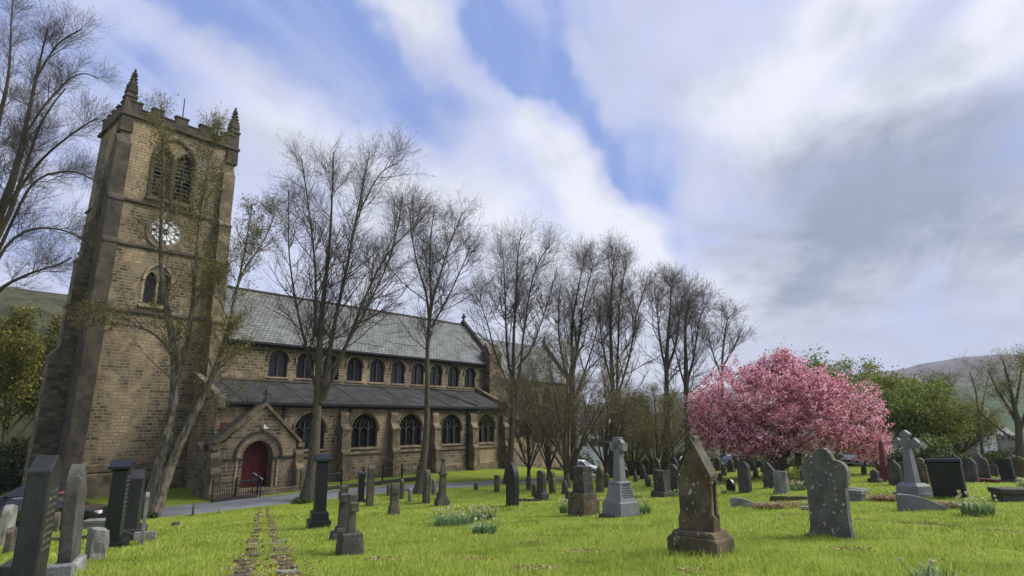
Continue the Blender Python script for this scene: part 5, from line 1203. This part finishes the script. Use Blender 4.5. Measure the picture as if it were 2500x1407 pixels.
# ------------------------------------------------------------------ daffodils, dead stems, litter
def blades(n, spread, Ht, wid, rng, droop=.8, lift=1.0):
    a = rng.uniform(0, 2*np.pi, n); r0 = spread*np.sqrt(rng.random(n)); b = np.stack([np.cos(a)*r0[:], np.sin(a)*r0, np.zeros(n)], -1)
    d = rng.uniform(0, 2*np.pi, n); out = np.stack([np.cos(d), np.sin(d), np.zeros(n)], -1)*.5 + b/(spread+1e-6)*.6; h = Ht*rng.uniform(.55, 1.1, n)
    sd = nrm(np.cross(out, [0, 0, 1.0])); K = 5; V = []
    for k in range(K):
        t = k/(K-1); p = b + out*(h*t*t*droop)[:, None]; p[:, 2] = h*lift*(t - .45*t**3*droop)
        w = wid*(1 - .9*t**3)/2; V += [p - sd*w, p + sd*w]
    V = np.stack(V, 1); i = np.arange(n)[:, None]*2*K
    q = np.concatenate([np.stack([i+2*k, i+2*k+1, i+2*k+3, i+2*k+2], -1) for k in range(K-1)], 1).reshape(-1, 4)
    return V.reshape(-1, 3), q, b
def daffodils(label, px, py, spread, Ht, n, nf, seed, wid=.016):
    rng = np.random.default_rng(seed); P = on_ground(px, py); r = empty('daffodil_clump', P); tag(r, label, 'daffodils', 'daffodil clumps in the lawn')
    v, q, _ = blades(n, spread, Ht, wid, rng); np_mesh('leaves', v, q, MT['daff_leaf'], r)
    if nf:
        a = rng.uniform(0, 2*np.pi, nf); rr_ = spread*1.25*np.sqrt(rng.random(nf)); C = np.stack([np.cos(a)*rr_, np.sin(a)*rr_, Ht*rng.uniform(.75, 1.25, nf)], -1)
        st = np.stack([C*[.6, .6, 0], C*[.85, .85, .6], C], 1); v, q = tubes(st, np.full((nf, 3), .0045), 3); np_mesh('flower_stems', v, q, MT['daff_leaf'], r)
        p = np.repeat(C, 6, 0) + rng.normal(size=(nf*6, 3))*.012; v, q = leaf_quads(p, .032, rng); np_mesh('blossom', v, q, MT['daff'], r)
daffodils('large daffodil clump with cream faded heads, left of the lawn clumps', 1108, 1283, .60, .42, 420, 60, 1, .022)
daffodils('daffodil clump merging into the right of the large one', 1178, 1270, .42, .40, 260, 34, 2, .022)
daffodils('smaller daffodil clump in front of the large pair', 1183, 1304, .28, .34, 190, 10, 3, .022)
daffodils('daffodil clump against the left side of the streaked monument', 1380, 1252, .20, .42, 150, 26, 4)
daffodils('daffodil clump at the right of the ringed granite cross', 1573, 1255, .18, .42, 160, 14, 5)
daffodils('white flowered daffodil clump beside the squat pale headstone', 1948, 1197, .34, .30, 160, 40, 6)
daffodils('big drooping daffodil clump right of the black granite headstone', 2388, 1258, .34, .46, 240, 22, 7, .02)
daffodils('sparse daffodil leaves at the bottom right corner of the lawn', 2300, 1425, .30, .22, 60, 3, 8)
daffodils('low daffodil leaves beside the small black arched headstone', 1768, 1204, .16, .26, 70, 8, 9)
daffodils('green leaf clump at the foot of the rock faced monument', 1548, 1216, .35, .22, 120, 4, 10)
daffodils('pale green leaf clump right of the rock faced monument', 1650, 1212, .25, .24, 90, 12, 11)
daffodils('leafy clump behind the chest tomb at the right edge', 2496, 1190, .2, .32, 90, 8, 12)
def dead_heap(label, px, py, spread, Ht, n, seed):
    rng = np.random.default_rng(seed); P = on_ground(px, py); v, q, _ = blades(n, spread, Ht, .018, rng, 1.3, .8)
    o = np_mesh('dead_stems', v + P, q, MT['dead']); tag(o, label, 'dead stems', 'heaps of dead brown stems', 'thing')
dead_heap('heap of bleached dead stems beside the scroll ended kerb', 1878, 1242, .42, .40, 320, 31)
dead_heap('flat dead stems spread along the mossy kerb left of the lobed headstone', 1940, 1236, .6, .24, 300, 32)
dead_heap('brown dead stems heaped left of the granite cross plinth', 2168, 1222, .5, .40, 420, 33)
dead_heap('brown dead stems between the curved granite kerb and the daffodils', 2325, 1240, .42, .38, 320, 34)
dead_heap('dead brown stems behind the ringed granite cross', 1465, 1222, .4, .18, 180, 35)
rng = np.random.default_rng(9); n = 1700
i_ = rng.integers(0, 90, n); k_ = rng.integers(0, 2, n); pt = np.stack([TRK[k][i, :2] for k, i in zip(k_, i_)]) + rng.normal(size=(n, 2))*.19
far_ = rng.random(n) < .22; az = rng.uniform(-.68, .68, n); r__ = rng.uniform(5, 22, n); pt[far_] = np.stack([np.sin(az)*r__, np.cos(az)*r__], -1)[far_]
for k, (x, y, nn) in enumerate([(1150,1372,90),(1418,1352,110),(1310,1395,120),(930,1372,70),(1290,1330,50),(2070,1345,60),(1930,1260,160),(2250,1280,60),(1700,1400,60)]):
    c_ = on_ground(x, y)[:2]; pt = np.concatenate([pt, c_ + rng.normal(size=(nn, 2))*[.16, .12]])
n = len(pt)
v, q = leaf_quads(np.stack([pt[:, 0], pt[:, 1], gz(pt[:, 0], pt[:, 1]) + .035 + .02*rng.random(n)], -1), .022, rng, 1.6)
tag(np_mesh('fallen_leaves', v, q, MT['dead']), 'dead leaves scattered along the worn track and over the lawn', 'fallen leaves', kind='stuff')
v = []; n = 70     # flat stones set in the worn track
mb = MB(); 
for k in range(2):
    c = TRK[k]
    for i in range(8, 86, 4):
        x, y = c[i, 0] + rr.gauss(0, .05), c[i, 1]; z = G(x, y); a = rr.uniform(.08, .17); b2 = rr.uniform(.05, .09)
        pts = [(x + a*math.cos(t)*rr.uniform(.8, 1.1), y + b2*math.sin(t)*rr.uniform(.8, 1.1)) for t in np.linspace(0, 2*math.pi, 8)[:-1]]
        f = MB().prism(pts, z - .05, z + rr.uniform(.03, .05), 'z').build('track_stone', MT['pale'] if rr.random() < .2 else MT['tan'], None, .01)
        tag(f, 'flat worn stone set in the track ruts running down the lawn', 'stone', 'flat stones set in the worn track')

# ------------------------------------------------------------------ cars
CARP = {}
def paint(name, col): 
    return simple_mat(name, col, .22, .05, 2, .0, spec=.6, Coat_Weight=.6, Coat_Roughness=.08)
MT['blue_paint'] = paint('dark_blue_paint', (.012,.018,.05)); MT['black_paint'] = paint('black_paint', (.008,.009,.014)); MT['white_paint'] = paint('white_car_paint', (.7,.71,.72)); MT['silver_paint'] = paint('silver_paint', (.38,.39,.41))
MT['tyre'] = simple_mat('tyre_rubber', (.012,.012,.012), .8); MT['rim'] = simple_mat('alloy', (.4,.4,.41), .35); MT['car_glass'] = simple_mat('car_glass', (.03,.036,.04), .05, .1, 2, 0, spec=.6)
MT['red_lens'] = simple_mat('red_lens', (.5,.02,.02), .25); MT['clear_lens'] = simple_mat('clear_lens', (.6,.6,.6), .15); MT['plastic'] = simple_mat('black_plastic', (.015,.015,.016), .5)
def car(label, px, y, yaw, paintn, L=4.3, Wd=1.75, Ht=1.46, estate=True, bars=False, grp=None, x=None, pos=None):
    X0 = at_depth(px, 1100, y)[0]; r = empty('parked_car', (X0, y, G(X0, y)), yaw); tag(r, label, 'car', grp)
    # slope of the road under the car
    c_, s_ = math.cos(yaw), math.sin(yaw); r.rotation_euler.y = -math.atan2(G(X0 + c_*1.3, y + s_*1.3) - G(X0 - c_*1.3, y - s_*1.3), 2.6)
    a = L/2; w = Wd/2
    low = [(-a, .34), (-a+.05, .22), (-1.75, .20)] + arc(-1.32, .30, .36, 200, -20, 8) + [(-.9, .19), (.9, .19)] + arc(1.32, .30, .36, 200, -20, 8) + [(a-.08, .22), (a, .36), (a-.02, .62), (a-.25, .78), (.95, .93), (-a+.12, .95), (-a, .72)]
    b = MB().prism(low, -w, w).build('body', MT[paintn], r, .05, smooth=False)
    tl = -a+.12
    roof = [(.95, .92), (.18, Ht-.05), (-.05, Ht), (-1.35 if estate else -.9, Ht-.01), (-a+.42 if estate else -1.5, Ht-.09), (tl+.02, .94)]
    ins = .17; g_ = MB(); n = len(roof); vs = []
    for sy in (-1, 1):
        for x_, z_ in roof: vs.append((x_, sy*(w - .03 - ins*max(0, (z_-.92)/(Ht-.92))), z_))
    g_.add(vs, [tuple(range(n)), tuple(range(2*n-1, n-1, -1))] + [(i, n+i, n+(i+1) % n, (i+1) % n) for i in range(n)]); g_.build('cabin', MT[paintn], r, .03)
    def side(pts, sy, off=.012): return [(x_, sy*(w - .03 - ins*max(0, (z_-.92)/(Ht-.92)) + off), z_) for x_, z_ in pts]
    zt = Ht - .12; zb = .97
    for wn in ([(.72, zb), (.22, zt), (-.25, zt+.02), (-.25, zb)], [(-.33, zb), (-.33, zt+.02), (-1.05, zt), (-1.05, zb)], [(-1.13, zb), (-1.13, zt), (-1.5 if estate else -1.3, zt-.03), (-1.78 if estate else -1.6, zb)]):
        for sy in (-1, 1):
            f = side(wn, sy); k = side(wn, sy, -.004); m_ = len(f)
            MB().add(f + k, [tuple(range(m_)), tuple(range(2*m_-1, m_-1, -1))] + [(i, m_+i, m_+(i+1) % m_, (i+1) % m_) for i in range(m_)]).build('window', MT['car_glass'], r)
    def lid(p, q, name):
        (xa, za), (xb, zb_) = p, q; nx_, nz_ = -(zb_-za), (xb-xa); l_ = math.hypot(nx_, nz_); nx_ /= l_; nz_ /= l_
        if nz_ < 0: nx_, nz_ = -nx_, -nz_
        wa, wb = w - .12, w - .12 - ins*.8; V = [(xa + nx_*o, s*wa, za + nz_*o) for o in (.012, -.01) for s in (-1, 1)] + [(xb + nx_*o, s*wb, zb_ + nz_*o) for o in (.012, -.01) for s in (-1, 1)]
        MB().add(V, [(0,1,5,4),(2,6,7,3),(0,4,6,2),(1,3,7,5),(0,2,3,1),(4,5,7,6)]).build(name, MT['car_glass'], r)
    lid((.88, .99), (.24, Ht-.09), 'windscreen'); lid((tl+.03, 1.0), (-a+.40 if estate else -1.48, Ht-.13), 'rear_window')
    for sx in (-1.32, 1.32):
        for sy in (-1, 1):
            wh = MB(); wh.lathe([(.20, -.09), (.31, -.09), (.325, -.05), (.325, .05), (.31, .09), (.20, .09)], 0, 0, 20)
            wh.v = [(sx + x_, sy*(w-.10) + z_, .31 + y_) for x_, y_, z_ in wh.v]; wo = wh.build('wheel', MT['tyre'], r)
            q = MB().lathe([(.205, -.03), (.205, .03), (.05, .05)], 0, 0, 14); q.v = [(sx + x_, sy*(w-.045) + sy*z_, .31 + y_) for x_, y_, z_ in q.v]; q.build('rim', MT['rim'], wo)
    for sy in (-1, 1):
        MB().box(-a-.01, -a+.12, sy*(w-.13)-.10, sy*(w-.13)+.115, .72 if estate else .68, 1.12 if estate else .86).build('tail_light', MT['red_lens'], r, .015)
        MB().box(a-.20, a-.0, sy*(w-.2)-.16, sy*(w-.2)+.16, .60, .74).build('headlight', MT['clear_lens'], r, .02)
        MB().box(.55, .72, sy*(w+.09)-.09, sy*(w+.09)+.06, .92, 1.05).build('wing_mirror', MT[paintn], r, .02)
    MB().box(-a-.03, -a+.1, -w+.06, w-.06, .36, .52).build('bumper', MT['plastic'], r, .02); MB().box(-a-.035, -a-.02, -.26, .26, .60, .71).build('number_plate', MT['white'], r)
    if bars:
        for sy in (-1, 1): MB().tube([(-1.5, sy*(w-.22), Ht+.03), (.0, sy*(w-.22), Ht+.05)], .02, 6).build('roof_rail', MT['rim'], r)
    return r
car('dark blue estate car parked beside the tower base, red tail light showing', 92, 33.5, R(185), 'blue_paint', bars=False, grp='dark cars parked by the tower')
car('black estate car with roof rails parked behind the left headstones', 165, 28.6, R(8), 'black_paint', bars=True, grp='dark cars parked by the tower')
car('white hatchback parked beyond the streaked monument', 1420, 68, R(-20), 'white_paint', estate=False, grp='far cars beyond the churchyard')
for px, y, yw, pt_, lb in ((1452, 92, 10, 'white_paint', 'far white car left of the ringed cross head'), (1548, 88, 25, 'white_paint', 'far white car right of the ringed cross head'), (1575, 96, 0, 'silver_paint', 'far silver car at the top right of the ringed cross'),
                           (1682, 58, 60, 'silver_paint', 'silver car half hidden behind the gabled monument'), (1812, 60, 15, 'black_paint', 'dark car parked under the left branches of the cherry'), (2120, 52, 20, 'silver_paint', 'silver car glimpsed under the right of the cherry')):
    car(lb, px, y, R(yw), pt_, estate=False, grp='far cars beyond the churchyard')
# ------------------------------------------------------------------ far houses
MT['render_white'] = simple_mat('white_render', (.62,.61,.58), .8, .08, 2); MT['roof_far'] = simple_mat('grey_far_roof', (.11,.11,.115), .7, .25, 3); MT['wall_far'] = simple_mat('stone_far_wall', (.14,.125,.10), .9, .2, 3)
def house(label, px, py_top, y, w, d, hh, yaw, mw, zb=None):
    p = at_depth(px, py_top, y); rh = min(w, d)*.42; zb_ = p[2] - hh - rh
    r = empty('house', (p[0], y, zb_), yaw); tag(r, label, 'house', 'houses beyond the churchyard')
    MB().box(-w/2, w/2, -d/2, d/2, -3, hh).prism([(-d/2, hh), (d/2, hh), (0, hh + rh*.97)], -w/2, w/2, 'x').build('wall', MT[mw], r)
    rf = MB().prism([(-d/2-.3, hh-.12), (0, hh+rh), (d/2+.3, hh-.12), (d/2+.3, hh+.06), (0, hh+rh+.2), (-d/2-.3, hh+.06)], -w/2-.25, w/2+.25, 'x').build('roof', MT['roof_far'], r)
    MB().box(-w*.36, -w*.36+.8, -.35, .35, hh+rh-.5, hh+rh+1.1).build('chimney', MT['wall_far'], rf)
    for fl in (1.0, hh-1.7):
        for k in (-.3, .05, .32):
            wn = MB().box(w*k-.55, w*k+.55, -d/2-.05, -d/2+.05, fl, fl+1.2).build('window', MT['glass'], r); MB().box(w*k-.65, w*k+.65, -d/2-.1, -d/2+.02, fl-.12, fl).build('sill', MT['ashlar_pale'], wn)
    return r
house('white rendered house seen between the bare trunks left of the ringed cross', 1462, 1004, 110, 5.5, 6, 4.6, R(-35), 'render_white')
house('white gabled house far beyond the bushes at the right', 2404, 1040, 190, 4, 4, 2.6, R(60), 'render_white')
house('grey roofed stone house beside the far white gabled house', 2438, 1046, 200, 6, 5, 2.8, R(10), 'wall_far')
house('far stone house left of the thin leaning bare tree', 2340, 1052, 210, 7, 5, 3, R(-15), 'wall_far')
def make_grass(N, r0, r1, hmin, hmax, wid, power, seed, xy=None):
    rg = np.random.default_rng(seed)
    if xy is None: u = rg.random(N); r = (r0**power + u*(r1**power - r0**power))**(1/power); az = rg.uniform(R(-43), R(43), N)
    if xy is None: x = r*np.sin(az) + rg.normal(size=N)*.05; y = r*np.cos(az) + rg.normal(size=N)*.05
    else: x, y = xy[:, 0], xy[:, 1]
    keep = seg_dist(x, y, pathc[::2]) > .12
    for c in TRK: keep &= (seg_dist(x, y, c[::3]) > -.02) | (rg.random(N) < .25)
    D = -(x*.751 - y*.66); keep &= (D < 33.6) | (x > 6)
    x, y = x[keep], y[keep]; N = len(x); z = gz(x, y)
    pat = .5 + .5*np.sin(x*1.3 + 2*np.sin(y*.9))*np.sin(y*1.1 + 1.7*np.sin(x*.6)); pat2 = .5+.5*np.sin(x*4.1+np.sin(y*3.3)*2)*np.sin(y*4.7+np.sin(x*2.9)*2)
    h = rg.uniform(hmin, hmax, N)*(.45 + .7*pat)*(.6+.7*pat2); w = wid*rg.uniform(.6, 1.3, N)
    a = rg.uniform(0, 2*np.pi, N); lean = rg.uniform(.1, .9, N)*h; la = rg.normal(1.0, 1.4, N)
    dx, dy = np.cos(a)*w/2, np.sin(a)*w/2; lx, ly = np.cos(la)*lean, np.sin(la)*lean
    z0 = z - .01
    V = np.stack([np.stack([x-dx, y-dy, z0], -1), np.stack([x+dx, y+dy, z0], -1),
                  np.stack([x+dx*.7+lx*.4, y+dy*.7+ly*.4, z0+h*.62], -1), np.stack([x-dx*.7+lx*.4, y-dy*.7+ly*.4, z0+h*.62], -1),
                  np.stack([x+lx, y+ly, z0+h], -1)], 1)
    b = np.arange(N)*5
    tri = np.concatenate([np.stack([b, b+1, b+2], -1), np.stack([b, b+2, b+3], -1), np.stack([b+3, b+2, b+4], -1)])
    return V.reshape(-1, 3), tri
parts = [make_grass(150000, 4.2, 13, .035, .115, .0075, 1.25, 1), make_grass(115000, 12, 27, .05, .125, .016, 1.35, 2), make_grass(50000, 25, 60, .07, .14, .04, 1.3, 3)]
# longer tufts left by the mower round the stones
tx = np.array([p for p in TUFTS]); n_ = 46; xy = np.repeat(tx[:, :2], n_, 0); rg = np.random.default_rng(4); aa = rg.uniform(0, 2*np.pi, len(xy)); rr_ = np.repeat(tx[:, 2], n_)*rg.uniform(.75, 1.35, len(xy))
xy = xy + np.stack([np.cos(aa)*rr_, np.sin(aa)*rr_], -1)
parts.append(make_grass(len(xy), 0, 0, .07, .17, .009, 1, 7, xy))
xy = rg.normal(size=(260, 2))*[7, 7] + [1.5, 14]; xy = np.repeat(xy, 40, 0) + rg.normal(size=(260*40, 2))*.10
parts.append(make_grass(len(xy), 0, 0, .06, .13, .008, 1, 8, xy))
VV = []; FF = []; o = 0
for v, f in parts: VV.append(v); FF.append(f + o); o += len(v)
tag(np_mesh('grass', np.concatenate(VV), np.concatenate(FF), MT['grass']), 'short bright green grass growing over the churchyard lawn', 'grass', kind='stuff')
# ------------------------------------------------------------------ camera, sun, sky
cam = bpy.data.cameras.new('camera'); co = bpy.data.objects.new('camera', cam); COL.objects.link(co)
cam.sensor_width = 36.0; cam.lens = F / W * 36.0; cam.clip_start = .05; cam.clip_end = 20000
co.location = (0, 0, EYE); co.rotation_euler = (R(90) + PITCH, 0, 0); SC.camera = co
SUN_AZ, SUN_EL = R(84), R(46)
sd = bpy.data.lights.new('sun', 'SUN'); sd.energy = 3.3; sd.angle = R(32); sd.color = (1.0, .96, .89)
so = bpy.data.objects.new('sun', sd); COL.objects.link(so)
so.rotation_euler = Vector((-math.sin(SUN_AZ)*math.cos(SUN_EL), -math.cos(SUN_AZ)*math.cos(SUN_EL), -math.sin(SUN_EL))).to_track_quat('-Z', 'Y').to_euler()
wd = bpy.data.worlds.new('World'); SC.world = wd; wd.use_nodes = True
t = wd.node_tree; t.nodes.clear(); g = NG(t)
STR = .11
sky = t.nodes.new('ShaderNodeTexSky'); sky.sky_type = 'NISHITA'; sky.sun_disc = False; sky.sun_elevation = SUN_EL; sky.sun_rotation = SUN_AZ
sky.air_density = 1.0; sky.dust_density = .6; sky.ozone_density = 2.0
v = g('TexCoord', 0)
s = g('SeparateXYZ', 0, Vector=v).node
vz = g.math('ADD', g.math('MAXIMUM', s.outputs[2], 0.0), .24)
px_ = g.math('DIVIDE', s.outputs[0], vz); py_ = g.math('DIVIDE', s.outputs[1], vz)
a = R(16); ca, sa = math.cos(a), math.sin(a)      # the wind blows the streaks along this heading
al = g.math('ADD', g.math('MULTIPLY', px_, sa), g.math('MULTIPLY', py_, ca)); ac = g.math('SUBTRACT', g.math('MULTIPLY', px_, ca), g.math('MULTIPLY', py_, sa))
st1 = g('CombineXYZ', X=g.math('MULTIPLY', ac, 1.5), Y=g.math('MULTIPLY', al, .40), Z=3.1)
n_st = g.noise(st1, 1.0, 5, .5, dist=.6)
pl = g('CombineXYZ', X=px_, Y=py_, Z=1.7)
n_cu = g.noise(pl, 1.6, 7, .58, dist=.3); n_f = g.noise(g('CombineXYZ', X=g.math('MULTIPLY', ac, 3.2), Y=g.math('MULTIPLY', al, 1.3), Z=.0), 1.0, 9, .66, dist=.8)
wc = g.noise(v, 2.6, 4, .55, out=1); wc2 = g.noise(v, 7.0, 5, .6, out=1)
w1 = g('VectorMath', _operation='MULTIPLY_ADD', i0=g('VectorMath', _operation='SUBTRACT', i0=wc, i1=(.5, .5, .5)), i1=(.18, .18, .18), i2=v)
w2 = g('VectorMath', _operation='MULTIPLY_ADD', i0=g('VectorMath', _operation='SUBTRACT', i0=wc2, i1=(.5, .5, .5)), i1=(.10, .10, .10), i2=w1)
wv = g('VectorMath', _operation='NORMALIZE', i0=w2)
def sdir(px, py): r = ray(px, py); return Vector(r).normalized()
def blob(px, py, rad, amp):
    d = g('VectorMath', 1, _operation='DOT_PRODUCT', i0=wv, i1=tuple(sdir(px, py)))
    return g.ramp(d, math.cos(rad / 1500), 1.0, 0.0, amp)
def band(p, q, half, amp, L):
    A, B = sdir(*p), sdir(*q); N = A.cross(B).normalized(); M = (A + B).normalized()
    d = g.math('ABSOLUTE', g('VectorMath', 1, _operation='DOT_PRODUCT', i0=wv, i1=tuple(N)))
    k = g.ramp(d, half / 1500, 0.0, 0.0, amp)
    return g.math('MULTIPLY', k, g.ramp(g('VectorMath', 1, _operation='DOT_PRODUCT', i0=wv, i1=tuple(M)), math.cos(L / 1500), math.cos(L * .45 / 1500)))
def total(items):
    r = items[0]
    for i in items[1:]: r = g.math('ADD', r, i)
    return r
def cen(n, k): return g.math('MULTIPLY', g.math('SUBTRACT', n, .5), k)
n_k = g.noise(pl, 4.6, 9, .62, dist=.4)
white = total([cen(n_k, .75), cen(n_st, 2.8), cen(n_cu, .4), cen(n_f, 1.25),
   band((930,-60), (1430,450), 115, 1.45, 680), band((380,100), (960,430), 120, .85, 600), blob(650,270,240,.3), blob(640,660,420,.45), blob(200,520,380,.4),
   band((2080,-80), (1740,420), 190, 1.1, 660), band((2490,-40), (2150,230), 120, .9, 400), blob(1540,590,150,.55), blob(1330,660,240,.35), blob(2460,590,200,.8), blob(2080,890,400,.5), blob(1100,660,380,.35), blob(1500,880,420,.5), blob(1800,640,240,.3),
   band((1200,-40),(1500,330),70,.3,460), blob(1230,180,180,-.65), band((1180,160),(1640,540),150,-.85,500), blob(1640,470,230,-1.0), blob(1500,140,240,-.1), blob(780,80,440,-.5), blob(330,40,300,-.2), blob(1030,330,130,-.15)])
gray = total([cen(n_k, 1.5), cen(n_cu, 2.4), cen(n_f, 2.2), cen(n_st, .6), blob(2200,600,420,.6), blob(1960,560,230,.3), blob(2430,430,260,.3), blob(2330,720,330,.35), blob(2150,60,160,.45), blob(2250,320,260,.3), blob(450,130,260,.25), blob(500,640,420,-.3), blob(1900,760,280,.25), blob(2480,600,150,-.5), blob(2150,870,200,-.3), blob(1560,590,190,-.4)])
fw = g.math('MULTIPLY_ADD', white, .66, .36, clamp=True); fg = g.ramp(gray, -.5, 1.6)
blue = g.mix(.75, g('MixRGB', 0, _blend_type='MULTIPLY', Fac=1.0, Color1=sky.outputs[0], Color2=(.8, .74, .8, 1)), tuple(x/STR for x in (.185,.27,.56)))
cl = g.mix(fg, tuple(x/STR for x in (.60,.615,.68)), tuple(x/STR for x in (.20,.235,.31)))
lil = g.mix(fg, tuple(x/STR for x in (.42,.455,.62)), tuple(x/STR for x in (.245,.28,.38)))
wsp = g.noise(g('CombineXYZ', X=g.math('MULTIPLY', ac, 4.6), Y=g.math('MULTIPLY', al, .75), Z=7.7), 1.0, 7, .6, dist=.7)
blue = g.mix(g.math('MULTIPLY', g.ramp(wsp, .40, .70), .62), blue, tuple(x/STR for x in (.40,.45,.63)))
c = g.mix(g.ramp(fw, 0.0, .5), blue, g.mix(g.ramp(fw, .38, 1.0), lil, cl))
hz = g.ramp(s.outputs[2], .0, .22); c = g.mix(g.math('MULTIPLY', g.math('SUBTRACT', 1.0, hz), .5), c, tuple(x/STR for x in (.48,.51,.58)))
# the valley air
hm_, hg = mat('valley_air'); pv = hm_.node_tree.nodes.new('ShaderNodeVolumePrincipled'); pv.inputs['Color'].default_value = (.80, .86, .97, 1); pv.inputs['Density'].default_value = .00019
ho = hm_.node_tree.nodes.new('ShaderNodeOutputMaterial'); hm_.node_tree.links.new(pv.outputs[0], ho.inputs['Volume'])
tag(MB().box(-2600, 2600, -60, 3300, -28, 330).build('haze', hm_), 'pale air softening the far hills', 'haze', kind='stuff')
bg = t.nodes.new('ShaderNodeBackground'); bg.inputs[1].default_value = STR; t.links.new(c, bg.inputs[0])
o = t.nodes.new('ShaderNodeOutputWorld'); t.links.new(bg.outputs[0], o.inputs[0])
SC.view_settings.view_transform = 'Standard'; SC.view_settings.look = 'None'; SC.view_settings.exposure = 0.62; SC.view_settings.gamma = 1.0
SC.cycles.max_bounces = 6; SC.cycles.diffuse_bounces = 3; SC.cycles.transparent_max_bounces = 8
print('SCRIPT_SECONDS', round(time.time() - T0, 1))
